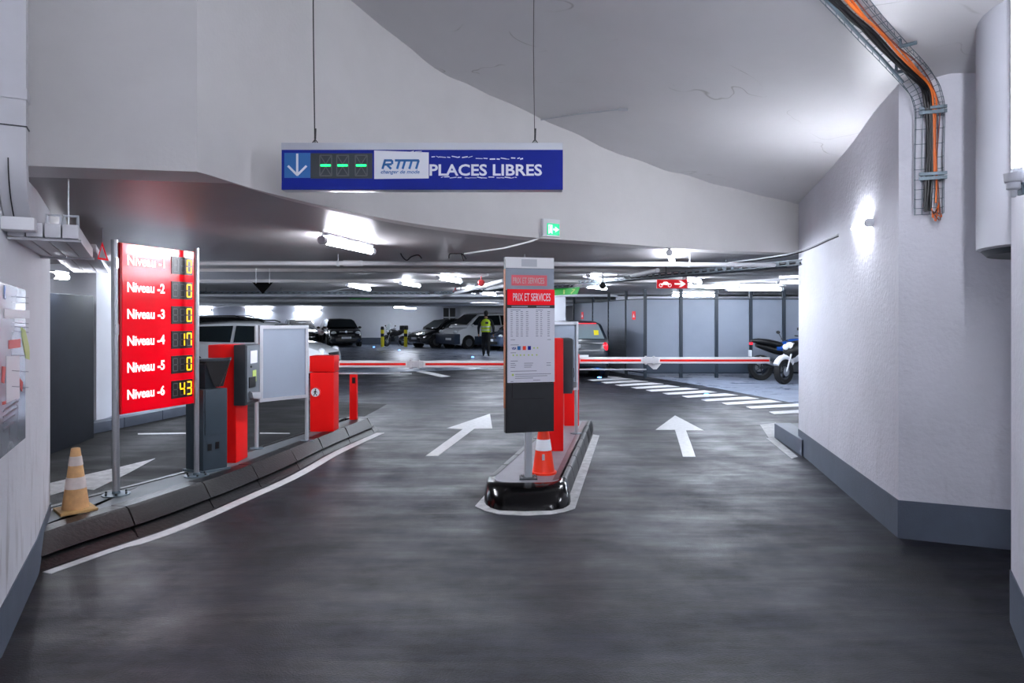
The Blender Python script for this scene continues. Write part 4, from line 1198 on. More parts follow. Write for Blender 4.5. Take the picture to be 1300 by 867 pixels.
def tray(a, b, w, label, dark=False):
    """perforated cable tray from a to b with lips, rungs and cables"""
    a, b = Vector(a), Vector(b); d = (b - a); Ln = d.length; d.normalize(); s = V(-d.y, d.x, 0).normalized()
    if s.y < 0: s = -s
    t = thing('cable_tray', a, label, 'cable tray')
    for k in (-1, 1):
        p, q = a + s * k * w / 2, b + s * k * w / 2
        for z_ in (0, .05):
            e = V(0, 0, z_); f = V(0, 0, z_ + .014)
            ob('side_rail', Mb().prism([p + e, p + s * .004 + e, p + s * .004 + f, p + f], [q + e, q + s * .004 + e, q + s * .004 + f, q + f]), 'traymetal', t)
    mb = Mb(); n = int(Ln / .14)
    for i in range(n):
        c = a + d * (i + .5) * Ln / n
        mb.prism([c - s * w / 2 - d * .025, c + s * w / 2 - d * .025, c + s * w / 2 + d * .025, c - s * w / 2 + d * .025], [c - s * w / 2 - d * .025 + V(0, 0, .008), c + s * w / 2 - d * .025 + V(0, 0, .008), c + s * w / 2 + d * .025 + V(0, 0, .008), c - s * w / 2 + d * .025 + V(0, 0, .008)])
        for k in (-1, 1):
            p = c + s * k * w / 2
            mb.prism([p - d * .025, p + d * .025, p + d * .025 + s * .004, p - d * .025 + s * .004], [v + V(0, 0, .055) for v in (p - d * .025, p + d * .025, p + d * .025 + s * .004, p - d * .025 + s * .004)])
    r_ = ob('rungs', mb, 'traymetal', t); r_['kind'] = 'stuff'
    for k, r in ((-.5, .014), (-.1, .018), (.35, .012)):
        ob('cable', Mb().tube([a + s * k * w * .7 + V(0, 0, .022), b + s * k * w * .7 + V(0, 0, .022)], r, 6), 'cable', t)
    for k in range(1, 4):
        c = a.lerp(b, k / 4)
        ob('hanger_rod', Mb().tube([c - s * w / 2, V((c - s * w / 2).x, (c - s * w / 2).y, ZS)], .006, 6), 'greydark', t)
    return t
tray(CZ(742, 361, 2.1), CZ(1030, 336.5, 2.1), .26, 'perforated cable tray slanting up above the red motorbike sign')
tray(V(-9, 16.2, 2.1), V(-2.0, 16.6, 2.1), .3, 'straight perforated cable tray above the parked cars, left')
tray(V(-1.8, 16.6, 2.1), V(1.1, 13.0, 2.1), .25, 'cable tray crossing behind the price panel')
pipe([CZ(560, 377, 2.1), CZ(640, 356, 2.1)], .035, 'offwhite', 'slanting white pipe beside the red valves left of the price panel')
pipe([CZ(600, 371, 2.15), CZ(650, 361, 2.15)], .04, 'offwhite', 'short thick white pipe with a red valve end near the price panel')
pipe([CZ(470, 362, 2.18), CZ(250, 394, 2.18)], .012, 'offwhite', 'thin conduit slanting away above the parked cars, left')
pipe([CZ(740, 352, 2.16), CZ(1016, 348, 2.14)], .02, 'cap', 'grey pipe beneath the tray, right half')
pipe([CZ(705, 371, 2.16), CZ(835, 343, 2.16)], .03, 'offwhite', 'white pipe slanting up from the green sign')
pipe([V(-14, 23, 2.12), V(3.5, 23, 2.12)], .05, 'offwhite', 'far white pipe across the car park over the black car')
pipe([V(-14, 28, 2.1), V(2.5, 28, 2.1)], .06, 'cap', 'furthest grey pipe across the ceiling before the back wall')
pipe([CZ(880, 361, 2.17), CZ(1016, 354, 2.17)], .025, 'offwhite', 'white pipe close above the fence top, right end')
for x, y in ((578, 371), (611, 359)):
    q = CZ(x, y, 2.13)
    t = thing('pipe_valve', q, 'red round valve on the slanting pipes, %s' % ('further left one' if x < 600 else 'nearer the price panel'), 'valve')
    ob('wheel', Mb().lathe(q, [(.045, -.03), (.06, -.01), (.06, .01), (.045, .03)], 14, 'Y'), 'pipered', t)
    ob('stem', Mb().tube([q, q + V(0, 0, .11)], .015, 6), 'pipered', t)
q = CZ(588, 365, 2.1)
for k in range(3):
    pass
# slab downstand beams give the ceiling its steps
for k, (y, d) in enumerate(((10.4, .05), (13.2, .06), (21.0, .07), (26.0, .08), (32, .1))):
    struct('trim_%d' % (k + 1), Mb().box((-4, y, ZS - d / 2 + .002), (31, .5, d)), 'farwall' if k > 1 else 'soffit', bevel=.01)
# black dome
q = Px(765, 362.5, 10.5)
t = thing('dome_camera', q, 'black round dome hanging under the trays, above the small car', 'camera')
ob('dome', Mb().ball(q, .055, 14, 10), 'black', t)
ob('stem', Mb().tube([q + V(0, 0, .04), V(q.x, q.y, ZS)], .012, 8), 'cap', t)

# red motorbike direction sign
ym = 11
fm = Frame(V(0, ym, CH), R=V(1, .0, 0))
sg = thing('direction_sign', Px(853, 366, ym), 'red hanging sign with motorbike symbol and white right arrow', 'sign')
(u0, v0), (u1, v1) = fm.px(834, 366), fm.px(872.5, 355)
ob('plate', fm.box(Mb(), u0, u1, v0, v1, -.02, 0), 'signred', sg)
W_, H_ = u1 - u0, v1 - v0
U_ = lambda a: u0 + W_ * a
Q_ = lambda a: v0 + H_ * a
mb = Mb(); fm.poly(mb, [(U_(.58), Q_(.42)), (U_(.8), Q_(.42)), (U_(.72), Q_(.15)), (U_(.8), Q_(.15)), (U_(.95), Q_(.5)), (U_(.8), Q_(.88)), (U_(.72), Q_(.88)), (U_(.8), Q_(.6)), (U_(.58), Q_(.6))], .001, .004)
ob('arrow', mb, 'glowwhite', sg)  # slight glow added to brighten the arrow and motorbike symbol
mb = Mb()
for a in (.13, .42): fm.ring(mb, U_(a), Q_(.36), .022, .009, .001, .004, 12)
fm.bar(mb, U_(.13), Q_(.4), U_(.25), Q_(.62), .014, .001, .004); fm.bar(mb, U_(.42), Q_(.4), U_(.33), Q_(.72), .012, .001, .004); fm.bar(mb, U_(.2), Q_(.55), U_(.35), Q_(.5), .035, .001, .004); fm.bar(mb, U_(.22), Q_(.68), U_(.33), Q_(.7), .02, .001, .004)
ob('motorbike_symbol', mb, 'glowwhite', sg)
for a in (.1, .9):
    p = fm.p(U_(a), v1, -.01); ob('hanger_rod', Mb().tube([p, V(p.x, p.y, ZS)], .004, 6), 'steel', sg)
# green hanging sign
yg = 13.5
fm = Frame(V(0, yg, CH), R=V(1, .0, 0))
sg = thing('direction_sign', Px(718, 375, yg), 'green hanging sign right of the price panel', 'sign')
ob('plate', fm.poly(Mb(), [fm.px(696, 375.5), fm.px(733, 373.5), fm.px(736.5, 364.5), fm.px(696, 366.5)], -.02, 0), 'green', sg)
mb = Mb(); (ua, va) = fm.px(716, 370); (ub, vb) = fm.px(728, 370)
fm.disc(mb, ua, va + .02, .02, .001, .003, 8); fm.bar(mb, ua, va, ua, va - .05, .03, .001, .003); fm.bar(mb, ub - .05, vb - .04, ub + .03, vb + .04, .02, .001, .003); fm.bar(mb, ub + .03, vb + .04, ub - .03, vb + .04, .015, .001, .003)
ob('pictograms', mb, 'pgreen', sg)
for x in (703, 726):
    p = Px(x, 366, yg); ob('hanger_rod', Mb().tube([p, V(p.x, p.y, ZS)], .005, 6), 'steel', sg)
fm = Frame(V(0, 25, CH), R=V(1, .0, 0)); (u0, v0), (u1, v1) = fm.px(444, 382), fm.px(470, 377.5)
sg = thing('direction_sign', fm.p((u0 + u1) / 2, v0, 0), 'distant thin green sign above the dark car by the back wall', 'sign')
ob('plate', fm.box(Mb(), u0, u1, v0, v1, -.03, 0), 'green', sg)
ob('hanger_rod', Mb().tube([fm.p(u0 + .05, v1, -.01), V(u0 + .05, 25, ZS)], .01, 6).tube([fm.p(u1 - .05, v1, -.01), V(u1 - .05, 25, ZS)], .01, 6), 'steel', sg)

# ------------------------------------------------------------------ fence and gate
fe_ = thing('sheet_fence', V(5, 17.5, 0), 'grey sheet metal fence with dark posts behind the motorbikes', 'fence')
px_ = [819, 864.5, 909.5, 953, 995, 1040]
for i, x in enumerate(px_):
    X = (x - 650) * 17.4 / F
    ob('post', Mb().box((X, 17.4, ZS / 2), (.075, .075, ZS)), 'fencepost', fe_)
    if i < len(px_) - 1:
        X2 = (px_[i + 1] - 650) * 17.4 / F
        ob('fence_panel', Mb().box(((X + X2) / 2, 17.42, 1.07), (X2 - X - .08, .03, 1.86)), 'fence', fe_)
        ob('kick_panel', Mb().box(((X + X2) / 2, 17.395, .28), (X2 - X - .08, .03, .26)), 'kick', fe_)
        ob('rail', Mb().box(((X + X2) / 2, 17.4, 2.01), (X2 - X - .07, .04, .03)), 'fencepost', fe_)
        ob('rail', Mb().box(((X + X2) / 2, 17.4, .13), (X2 - X - .07, .04, .04)), 'fencepost', fe_)
gt = thing('sheet_fence', V(2.8, 18.8, 0), 'receding blue grey sheet fence with small red notices, behind the small car', 'fence')
gp = [(819, 17.4), (795, 18.3), (773, 19.7), (753, 21.1), (729, 22.6)]
gpt = [V((x - 650) * y / F, y, 0) for x, y in gp]
for i in range(len(gp) - 1):
    a, b = gpt[i + 1], gpt[i]
    f_ = Frame(a, b)
    ob('post', Mb().box((a.x, a.y, ZS / 2), (.07, .07, ZS)), 'fencepost', gt)
    ob('fence_panel', f_.box(Mb(), .04, f_.len - .04, .14, 2.0, -.015, .015), 'fence', gt)
    ob('rail', f_.box(f_.box(Mb(), .03, f_.len - .03, 2.0, 2.03, -.02, .02), .03, f_.len - .03, .11, .14, -.02, .02), 'fencepost', gt)
    mid = f_.px(740 if i == 3 else 805.5, 400.5)
    if i in (0, 3):
        ob('red_notice', f_.box(Mb(), mid[0] - .085, mid[0] + .085, CH + .0 + .0 if False else mid[1] - .11, mid[1] + .11, .016, .022), 'signred', gt)
        ob('notice_symbol', f_.poly(Mb(), [(mid[0] - .05, mid[1] - .05), (mid[0] + .05, mid[1] - .05), (mid[0], mid[1] + .05)], .0225, .025), 'pwhite', gt)
    if i == 1 or i == 2:
        mb = Mb(); n = 13
        for k in range(n): f_.box(mb, .06, f_.len - .06, .3 + k * .12, .33 + k * .12, .016, .03)
        ob('louvre', mb, 'fence', gt)

# ------------------------------------------------------------------ cars
def car(name, label, L=4.1, Wd=1.76, Ht=1.5, paint='carblack', belt=.95, hood=.95, hood_l=.95, deck=.0, rail=False, clad_=False, cabin=None, roof=None, van=False):
    """prototype at the origin, front towards +X"""
    t = thing(name, (0, 0, 0), label, 'van' if van else 'car')
    hw = Wd / 2; xf, xr = L / 2, -L / 2
    hz = hood - .05
    st = [(xf, .36, .62, .80), (xf - .06, .24, .72, .9), (xf - .28, .2, hz - .1, .97), (xf - .55, .2, hz, 1), (xf - hood_l, .2, hood, 1), (0, .2, belt, 1), (xr + .6, .2, belt + .02, 1), (xr + .2, .22, belt + .02, .97), (xr + .05, .3, belt - .05, .9), (xr, .4, belt - .2, .82)]
    secs = []
    for x, zb_, zt_, w in st:
        ww = hw * w; zm = (zb_ + zt_) / 2
        half = [(ww * .9, zb_), (ww, zb_ + .1), (ww * 1.0, zm), (ww * .98, zt_ - .12), (ww * .93, zt_ - .03), (ww * .75, zt_)]
        secs.append([V(x, y, z) for y, z in half] + [V(x, -y, z) for y, z in half[::-1]])
    body = ob('body', Mb().loft(secs), paint, t, sharp=40)
    x0, x1, x2, x3 = cabin or (xf - hood_l, xf - hood_l - .75, xr + .35, xr + .08)   # windscreen foot, roof front, roof rear, rear foot
    wt, wb = hw * .74, hw * .94
    zt_ = Ht
    def sec(x, z, w, zt2=None): return x, z, w
    cs = []
    for (x, z, w) in ((x0, belt - .02, wb), (x1 * .5 + x0 * .5, (belt + zt_) / 2 + .05, (wb + wt) / 2 + .01), (x1, zt_ - .04, wt), (x1 - .35, zt_, wt), ((x1 + x2) / 2, zt_ + .01, wt), (x2 + .1, zt_ - .03, wt), (x2, zt_ - .08, wt), (x3, belt + .02, wb * .96)):
        cs.append((x, z, w))
    secs = []
    for x, z, w in cs:
        f = max(0, min(1, (z - belt) / (zt_ - belt)))
        wtop = wb + (wt - wb) * f
        secs.append([V(x, wb, belt - .08), V(x, wtop, z - .03 * f), V(x, wtop * .85, z + .01), V(x, 0, z + .03 * f), V(x, -wtop * .85, z + .01), V(x, -wtop, z - .03 * f), V(x, -wb, belt - .08)])
    ob('cabin', Mb().loft(secs), roof or paint, t, sharp=40)
    # panes
    def slab(pts, th, nm, m='glass'):
        n_ = (pts[1] - pts[0]).cross(pts[2] - pts[0]).normalized() * th
        ob(nm, Mb().prism([p - n_ for p in pts], [p + n_ for p in pts]), m, t)
    def at(k, f):    # point on front (k=0) or rear (k=1) slope at height fraction f
        xa, xb = (x0, x1) if k == 0 else (x3, x2)
        return xa + (xb - xa) * f, belt + (zt_ - .05 - belt) * f
    for k, nm in ((0, 'windscreen'), (1, 'rear_window')):
        sgn = 1 if k == 0 else -1
        xa, za = at(k, .1); xb, zb_ = at(k, .93)
        o_ = .07 if k == 0 else .03
        slab([V(xa + sgn * o_, wb * .86, za + .04), V(xa + sgn * o_, -wb * .86, za + .04), V(xb + sgn * o_, -wt * .88, zb_ + .02), V(xb + sgn * o_, wt * .88, zb_ + .02)], .012, nm)
    for s in (-1, 1):
        def sp(x, f): return V(x, s * (wb + (wt - wb) * f + .012), belt + (zt_ - belt) * f)
        xm = (x1 + x2) / 2 + .1
        xa, _ = at(0, .12); xb, _ = at(0, .82)
        slab([sp(xa - .12, .1), sp(xb - .06, .8), sp(xm + .05, .84), sp(xm + .03, .08)], .006, 'side_window')
        xc, _ = at(1, .15); xd, _ = at(1, .75)
        slab([sp(xm - .05, .08), sp(xm - .03, .84), sp(xd + .3, .8), sp(xc + .3, .14)], .006, 'side_window')
        ob('mirror', Mb().ball(V(x0 - .25, s * (hw + .06), belt + .06), .1, 10, 6, (.6, 1, .7)), 'black' if not van else paint, t)
        ob('door_handle', Mb().box((xm - .15, s * (hw + .005), belt - .16), (.16, .02, .025)), paint, t)
        ob('sill', Mb().box((0, s * (hw - .02), .27), (L - 1.6, .06, .12)), 'clad' if clad_ else 'black', t)
        # lamps
        ob('headlight', Mb().ball(V(xf - .14, s * hw * .72, hz - .19), .13, 12, 8, (.75, 1.15, .75)), 'lampg', t)
        ob('fog_lamp', Mb().ball(V(xf - .04, s * hw * .68, .42), .05, 8, 6, (.6, 1, 1)), 'lampg', t)
        ob('tail_light', Mb().ball(V(xr + .07, s * hw * .84, belt - .12), .1, 10, 8, (.55, .75, 1.2)), 'tail', t)
        if rail: ob('roof_rail', Mb().tube([V(x1 - .15, s * wt * .9, zt_), V(x1 - .3, s * wt * .9, zt_ + .05), V(x2 + .2, s * wt * .9, zt_ + .04), V(x2 + .05, s * wt * .9, zt_ - .02)], .016, 6), 'black', t)
        for xx in (xf - .78, xr + .78):
            wr = .32
            ob('wheel_arch', Mb().lathe((xx, s * (hw - .04), wr), [(wr + .06, -.05), (wr + .06, .05)], 22, 'Y'), 'black', t)
            w_ = ob('wheel', Mb().lathe((xx, s * (hw - .07), wr), [(wr * .6, -.11), (wr * .95, -.11), (wr, -.07), (wr, .07), (wr * .95, .11), (wr * .6, .11)], 24, 'Y'), 'tyre', t)
            m_ = Mb(); m_.lathe((xx, s * (hw + .042), wr), [(wr * .62, -.005), (wr * .62, .005)], 20, 'Y')
            ob('rim', m_, 'rim', w_)
    ob('grille', Mb().box((xf - .015, 0, .62), (.08, Wd * .5, .1)), 'black', t, bevel=.01)
    ob('lower_grille', Mb().box((xf - .03, 0, .38), (.1, Wd * .62, .14)), 'clad' if clad_ else 'black', t, bevel=.01)
    if clad_:
        ob('front_bumper', Mb().box((xf - .12, 0, .5), (.36, Wd * .98, .52)), 'clad', t, bevel=.06)
        for s in (-1, 1): ob('side_cladding', Mb().box((0, s * hw, .45), (L - 2.3, .04, .36)), 'clad', t, bevel=.01)
    ob('number_plate', Mb().box((xf + (.065 if clad_ else .03), .35 if clad_ else 0, .5), (.015, .5, .11)), 'plate', t)
    ob('number_plate', Mb().box((xr - .01, 0, .55), (.015, .5, .11)), 'plate', t)
    ob('rear_bumper', Mb().box((xr + .06, 0, .4), (.16, Wd * .86, .16)), 'black' if clad_ else paint, t, bevel=.04)
    return t
def place(t, x, y, deg, sc=1):
    t.location = (x, y, 0); t.rotation_euler = (0, 0, math.radians(deg)); t.scale = (sc, sc, sc)
# heading: deg 0 = +X, -90 = towards the camera
c = car('parked_car', 'black small crossover facing forward by the back wall, left of yellow bollards', L=4.0, Wd=1.78, Ht=1.52, paint='carblack', belt=.98, hood=1.0)
ob('badge', Mb().box((1.96, 0, .82), (.03, .7, .02)).lathe((1.97, 0, .82), [(.06, -.01), (.06, .01)], 14, 'X'), 'steel', c)
q = G(436, 440.5); place(c, q.x - .6, q.y + 1.6, -66)
c = car('parked_car', 'dark car with white roof behind the left notice board', L=4.0, Wd=1.75, Ht=1.5, paint='carblack', roof='carwhite')
q = G(377, 440); place(c, q.x - .6, q.y + 2.4, -66)
c = car('parked_car', 'white car seen from the side behind the left notice board', L=4.0, Wd=1.76, Ht=1.42, paint='carwhite', belt=.9, hood=.95, hood_l=.95, rail=True, cabin=(1.15, .6, -1.25, -1.85))
place(c, (424 - 650) * 17.2 / F - 2.0, 17.2, 0)
c = car('parked_car', 'long black car behind the white one, only its roof showing', L=4.8, Wd=1.85, Ht=1.56, paint='carblack', rail=True)
place(c, (300 - 650) * 22.5 / F - .2, 22.5, 0)
c = car('parked_van', 'white van with slate bumpers, behind the person', L=4.4, Wd=1.82, Ht=1.8, paint='carwhite', belt=1.12, hood=1.1, hood_l=.85, clad_=True, van=True, cabin=(1.45, .55, -2.1, -2.18))
q = G(584, 443.5); place(c, q.x + .95, q.y + 2.1, 218)
c = car('parked_car', 'black car nosing out left of the white van', L=4.2, Wd=1.76, Ht=1.5, paint='carblack', hood=.96)
q = G(551, 442.5); place(c, q.x + .5, q.y + 2.25, 219)
c = car('parked_car', 'steel blue car between the person and price panel', L=4.0, Wd=1.74, Ht=1.45, paint='carblue', hood=.93)
q = G(640, 446); place(c, q.x + 1.0, q.y + 1.6, 215)
c = car('parked_car', 'small navy hatchback seen from behind, crossing near the fence', L=3.5, Wd=1.62, Ht=1.43, paint='carnavy', belt=.92, hood_l=.75, cabin=(1.0, .3, -1.45, -1.68))
ob('rear_spoiler', Mb().box((-1.47, 0, 1.39), (.16, .95, .02)), 'tail', c, bevel=.01)
ob('badge', Mb().lathe((-1.735, 0, .82), [(.055, -.012), (.055, .012)], 16, 'X').lathe((-1.75, 0, .82), [(.035, -.005), (.035, .005)], 3, 'X'), 'steel', c)
ob('window_sticker', Mb().prism([V(-1.66, -.52, 1.1), V(-1.66, -.4, 1.1), V(-1.6, -.4, 1.22), V(-1.6, -.52, 1.22)], [V(-1.65, -.52, 1.1), V(-1.65, -.4, 1.1), V(-1.59, -.4, 1.22), V(-1.59, -.52, 1.22)]), 'yellow', c)
for o_ in c.children:
    if o_.name.startswith('rear_window'): o_.data.materials[0] = M_['glasslight']  # bright reflections painted into the colour of the rear pane
place(c, 1.63, 18.8, 91)

# ------------------------------------------------------------------ motorbikes
def bike(name, label, paint='black', accent='bikeblue', screen=True, case=False, scooter=False):
    t = thing(name, (0, 0, 0), label, 'motorbike')
    R = .31; wb = .74
    for x, nm in ((wb, 'front_wheel'), (-wb, 'rear_wheel')):
        m_ = Mb(); n = 28
        prof = [(R - .11, -.05), (R - .02, -.07), (R, -.03), (R, .03), (R - .02, .07), (R - .11, .05), (R - .11, -.05)]
        w_ = ob(nm, Mb().lathe((x, 0, R), prof, n, 'Y', cap=False), 'tyre', t)
        m_ = Mb().lathe((x, 0, R), [(.175, -.035), (.2, -.04), (.2, .04), (.175, .035), (.175, -.035)], 20, 'Y', cap=False)
        m_.lathe((x, 0, R), [(.04, -.06), (.04, .06)], 12, 'Y')
        for k in range(5):
            a = k * 1.2566; m_.tube([V(x + .03 * math.cos(a), 0, R + .03 * math.sin(a)), V(x + .18 * math.cos(a), 0, R + .18 * math.sin(a))], .014, 6)
        ob('rim', m_, 'greydark', w_)
        ob('brake_disc', Mb().lathe((x, .07, R), [(.11, 0), (.11, .008)], 16, 'Y'), 'steel', w_)
    for s in (-1, 1):
        ob('fork', Mb().tube([V(wb, s * .09, R), V(wb - .2, s * .09, .82), V(wb - .27, s * .08, 1.0)], .024, 8), 'steel', t)
        ob('swing_arm', Mb().tube([V(-wb, s * .09, R), V(-.2, s * .1, .4)], .03, 8), 'greydark', t)
        ob('mirror', Mb().tube([V(.42, s * .25, 1.05), V(.4, s * .38, 1.22)], .008, 6).ball(V(.4, s * .4, 1.25), .06, 8, 6, (.4, 1, .7)), 'black', t)
    ob('engine', Mb().box((.05, 0, .45), (.46, .34, .34)).lathe((.1, 0, .42), [(.16, -.24), (.16, .24)], 14, 'Y'), 'greydark', t, bevel=.03)
    secs = []
    for x, z0_, z1_, w in ((.62, .72, .86, .1), (.5, .6, 1.0, .2), (.3, .62, 1.04, .2), (.0, .66, 1.02, .18), (-.38, .68, .88, .13)):
        secs.append([V(x, w * math.cos(a), (z0_ + z1_) / 2 + (z1_ - z0_) / 2 * math.sin(a)) for a in [2 * math.pi * k / 14 for k in range(14)]])
    ob('tank_fairing', Mb().loft(secs), accent, t, sharp=60)
    secs = []
    for x, zc, h, w in ((-.2, .86, .06, .12), (-.32, .87, .09, .16), (-.55, .92, .09, .16), (-.8, .96, .07, .13), (-.98, .97, .03, .07)):
        secs.append([V(x, w * math.cos(a), zc + h * math.sin(a)) for a in [2 * math.pi * k / 12 for k in range(12)]])
    ob('seat', Mb().loft(secs), 'black', t, sharp=60)
    secs = []
    for x, zc, h, w in ((.05, .66, .12, .1), (-.4, .74, .1, .12), (-.85, .86, .05, .08)):
        secs.append([V(x, w * math.cos(a), zc + h * math.sin(a)) for a in [2 * math.pi * k / 12 for k in range(12)]])
    ob('tail_section', Mb().loft(secs), paint, t, sharp=60)
    ob('front_fender', Mb().tube([V(wb + .34 * math.cos(a), 0, R + .34 * math.sin(a)) for a in [math.radians(d) for d in range(30, 151, 15)]], .07, 8), paint if not scooter else 'white', t)
    ob('handlebar', Mb().tube(catmull([V(.3, .38, 1.08), V(.42, .2, 1.06), V(.45, 0, 1.02), V(.42, -.2, 1.06), V(.3, -.38, 1.08)], 4), .014, 8), 'black', t)
    ob('exhaust', Mb().tube([V(.1, -.14, .3), V(-.3, -.18, .32), V(-.85, -.2, .55)], [.03, .04, .055], 10), 'steel', t)
    ob('headlight', Mb().ball(V(.66, 0, .9), .075, 12, 8, (.6, 1.1, 1)), 'lampg', t)
    ob('tail_light', Mb().box((-.98, 0, .9), (.04, .14, .06)), 'tail', t)
    ob('number_plate', Mb().box((-1.0, 0, .66), (.015, .2, .16)), 'plate', t)
    ob('side_stand', Mb().tube([V(0, .12, .3), V(-.05, .3, 0.01)], .012, 6), 'black', t)
    if screen:
        ob('windscreen', Mb().prism([V(.62, -.16, 1.0), V(.62, .16, 1.0), V(.42, .13, 1.38), V(.42, -.13, 1.38)], [V(.61, -.16, 1.0), V(.61, .16, 1.0), V(.41, .13, 1.38), V(.41, -.13, 1.38)]), 'visor', t)
    if case:
        ob('top_case', Mb().box((-.85, 0, 1.12), (.36, .42, .28)), 'black', t, bevel=.05)
    if scooter:
        secs = []
        for x, z0_, z1_, w in ((.6, .78, .98, .08), (.5, .6, 1.02, .15), (.38, .5, .98, .19), (.1, .55, .8, .15)):
            secs.append([V(x, w * math.cos(a), (z0_ + z1_) / 2 + (z1_ - z0_) / 2 * math.sin(a)) for a in [2 * math.pi * k / 14 for k in range(14)]])
        ob('leg_shield', Mb().loft(secs), 'white', t, sharp=60)
    return t
c = bike('motorbike', 'black and blue motorbike seen from the side, right of the boom tip', 'black', 'bikeblue')
q = G(968, 483); place(c, q.x + .72, q.y + .12, 3)
c = bike('motorbike', 'white touring motorbike facing out beside the right wall', 'black', 'black', screen=False, case=True, scooter=True)
q = G(994, 488); place(c, q.x + .62, q.y + .42, 213, .95)
c = bike('motorbike', 'dark motorbike between the yellow bollards at the back wall', 'black', 'black', case=True)
q = G(500, 439.5); place(c, q.x, q.y + .3, 238, .9)
for x, lb in ((485.5, 'yellow bollard with black bands left of the far motorbike'), (515, 'yellow bollard with black bands right of the far motorbike')):
    b = G(x, 440.3)
    t = thing('bollard', b, lb, 'bollard')
    ob('post', Mb().lathe(b, [(.09, 0), (.09, 1.0), (.07, 1.03)], 14), 'yellow', t)
    ob('black_band', Mb().lathe(b, [(.095, .55), (.095, .72)], 14), 'black', t)
    ob('cap', Mb().lathe(b, [(.095, .92), (.095, 1.03), (.07, 1.1)], 14), 'black', t)

# blue studs in the floor
for x, y, lb in ((474.5, 441, 'blue light stud on floor right of black crossover'), (507, 445, 'blue light stud on floor before the far motorbike'), (600, 453.8, 'blue light stud on floor before the white van'), (761, 480, 'blue light stud beneath the navy hatchback'), (897, 502, 'pale blue light stud on the crosswalk')):
    b = G(x, y)
    t = thing('floor_stud', b, lb, 'light')
    ob('ring', Mb().lathe(b, [(.07, 0.004), (.06, .016)], 12), 'steel', t)
    ob('lens', Mb().lathe(b, [(.05, .016), (.04, .028)], 12), 'bled', t)

# ------------------------------------------------------------------ person in a yellow vest, walking away
pb = G(617, 452.5); PS = 1.0
pers = thing('person', pb, 'person in black clothes and yellow hi-vis vest, walking away by the van', 'person')
def skin_mesh(name, joints, edges, mats_fn, root_i, parent, sub=2):
    me = bpy.data.meshes.new(name)
    me.from_pydata([j[0] for j in joints], edges, [])
    o = bpy.data.objects.new(name, me); COL.objects.link(o)
    sk = o.modifiers.new('skin', 'SKIN'); sk.use_smooth_shade = True
    for i, j in enumerate(joints):
        r = j[1]; me.skin_vertices[0].data[i].radius = r if isinstance(r, tuple) else (r, r)
        me.skin_vertices[0].data[i].use_root = (i == root_i)
    ss = o.modifiers.new('sub', 'SUBSURF'); ss.levels = sub; ss.render_levels = sub
    bpy.context.view_layer.update()
    m2 = bpy.data.meshes.new_from_object(o.evaluated_get(bpy.context.evaluated_depsgraph_get()))
    bpy.data.objects.remove(o); m2.name = name
    m2.materials.clear()
    names, fn = mats_fn
    for n_ in names: m2.materials.append(M_[n_])
    for p in m2.polygons: p.material_index = fn(p.center); p.use_smooth = True
    r = bpy.data.objects.new(name, m2); COL.objects.link(r); r.parent = parent
    return r
J = []; E = []
def jt(p, r, link=None):
    J.append((p, r)); i = len(J) - 1
    if link is not None: E.append((link, i))
    return i
pel = jt((0, 0, .98), (.16, .11))
wst = jt((0, .0, 1.12), (.14, .1), pel); che = jt((0, .01, 1.34), (.18, .12), wst); shl = jt((0, 0, 1.46), (.12, .085), che)
nck = jt((0, .0, 1.55), .055, shl); hd0 = jt((0, .02, 1.64), (.078, .09), nck); hd1 = jt((0, .02, 1.76), (.07, .085), hd0)
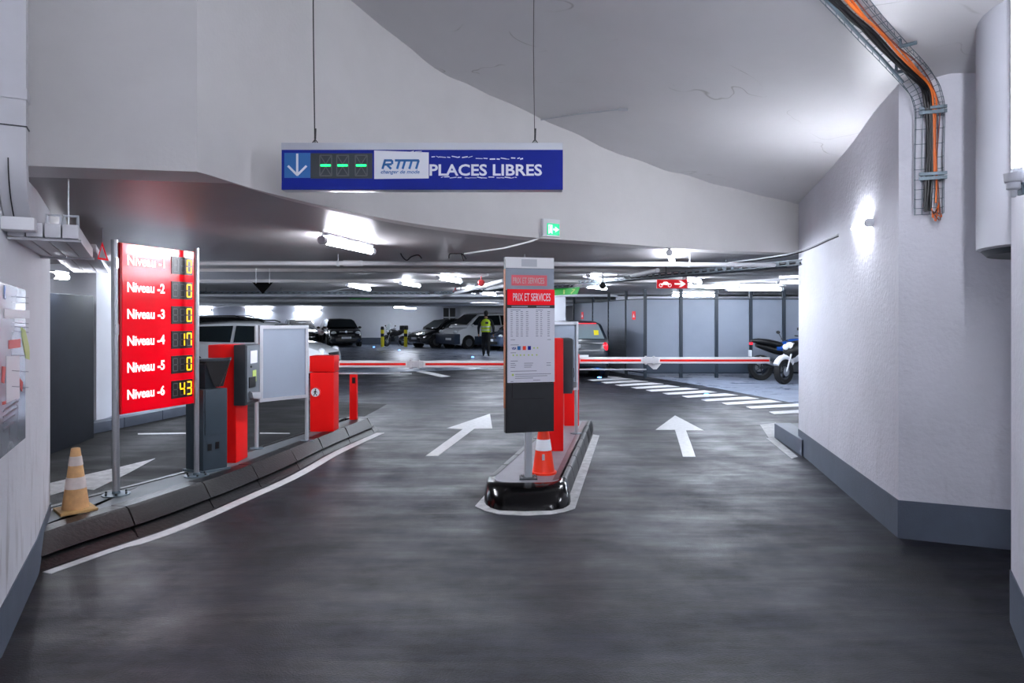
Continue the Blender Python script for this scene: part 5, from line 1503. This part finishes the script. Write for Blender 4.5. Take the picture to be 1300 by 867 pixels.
for s, ly, kz in ((-1, .2, 0), (1, -.24, .02)):
    hip = jt((s * .09, 0, .9), .115, pel); kn = jt((s * .1, ly * .9 + .03, .5), .085, hip); an = jt((s * .1, ly if s < 0 else ly - .08, .1 + (.04 if s > 0 else 0)), .062, kn)
    ft_ = jt((s * .11, (ly if s < 0 else ly - .08) + .07, .05 + (.02 if s > 0 else 0)), (.045, .035), an); jt((s * .12, (ly if s < 0 else ly - .08) + .19, .035), (.04, .028), ft_)
    sh = jt((s * .2, 0, 1.43), .08, shl); el = jt((s * .3, -.05 * s - .03, 1.16), .062, sh); wr = jt((s * .3, .04 - .05 * s, .93), .038, el)
    hn = jt((s * .3, .06 - .05 * s, .86), (.035, .022), wr)
    for k in range(4):
        f0 = jt((s * .3 + 0, .03 - .05 * s + k * .02, .81), .0095, hn); jt((s * .29, .035 - .05 * s + k * .02, .765 + .006 * abs(k - 1.5)), .008, f0)
    th = jt((s * .28, .1 - .05 * s, .85), .010, hn); jt((s * .275, .115 - .05 * s, .815), .009, th)
def pm_(c):
    if c.z > 1.54 and not (c.z > 1.6 and c.y < .0): return 1
    if abs(c.x) > .24 and c.z < .89: return 1
    return 0
skin_mesh('body', J, E, (['cloth', 'skin'], pm_), pel, pers)
ob('hair', Mb().ball(pb + V(0, -.01, 1.745), .1, 14, 10, (.88, 1.0, 1.05)), 'hair', pers)
for s in (-1, 1): ob('ear', Mb().ball(pb + V(s * .082, .02, 1.69), .026, 8, 6, (.4, .8, 1.1)), 'skin', pers)
vv = []
for z, a, b in ((.98, .2, .15), (1.05, .19, .145), (1.2, .185, .14), (1.36, .215, .155), (1.46, .19, .12), (1.52, .11, .08)):
    vv.append([pb + V(a * math.cos(t_), b * math.sin(t_), z) for t_ in [2 * math.pi * k / 24 for k in range(24)]])
vst = ob('vest', Mb().loft(vv, cap=False), 'vest', pers)
for z in (1.04, 1.17):
    ob('reflective_band', Mb().loft([[pb + V(.203 * math.cos(t_), .16 * math.sin(t_), z + dz) for t_ in [2 * math.pi * k / 24 for k in range(24)]] for dz in (0, .045)], cap=False), 'reflect', vst)
ob('back_patch', Mb().loft([[pb + V(x, -.168 - (.0 if dz < .04 else .004), 1.31 + dz) for x in (-.02, .1)] + [pb + V(x, -.155, 1.31 + dz) for x in (.1, -.02)] for dz in (0, .08)]), 'carnavy', vst)
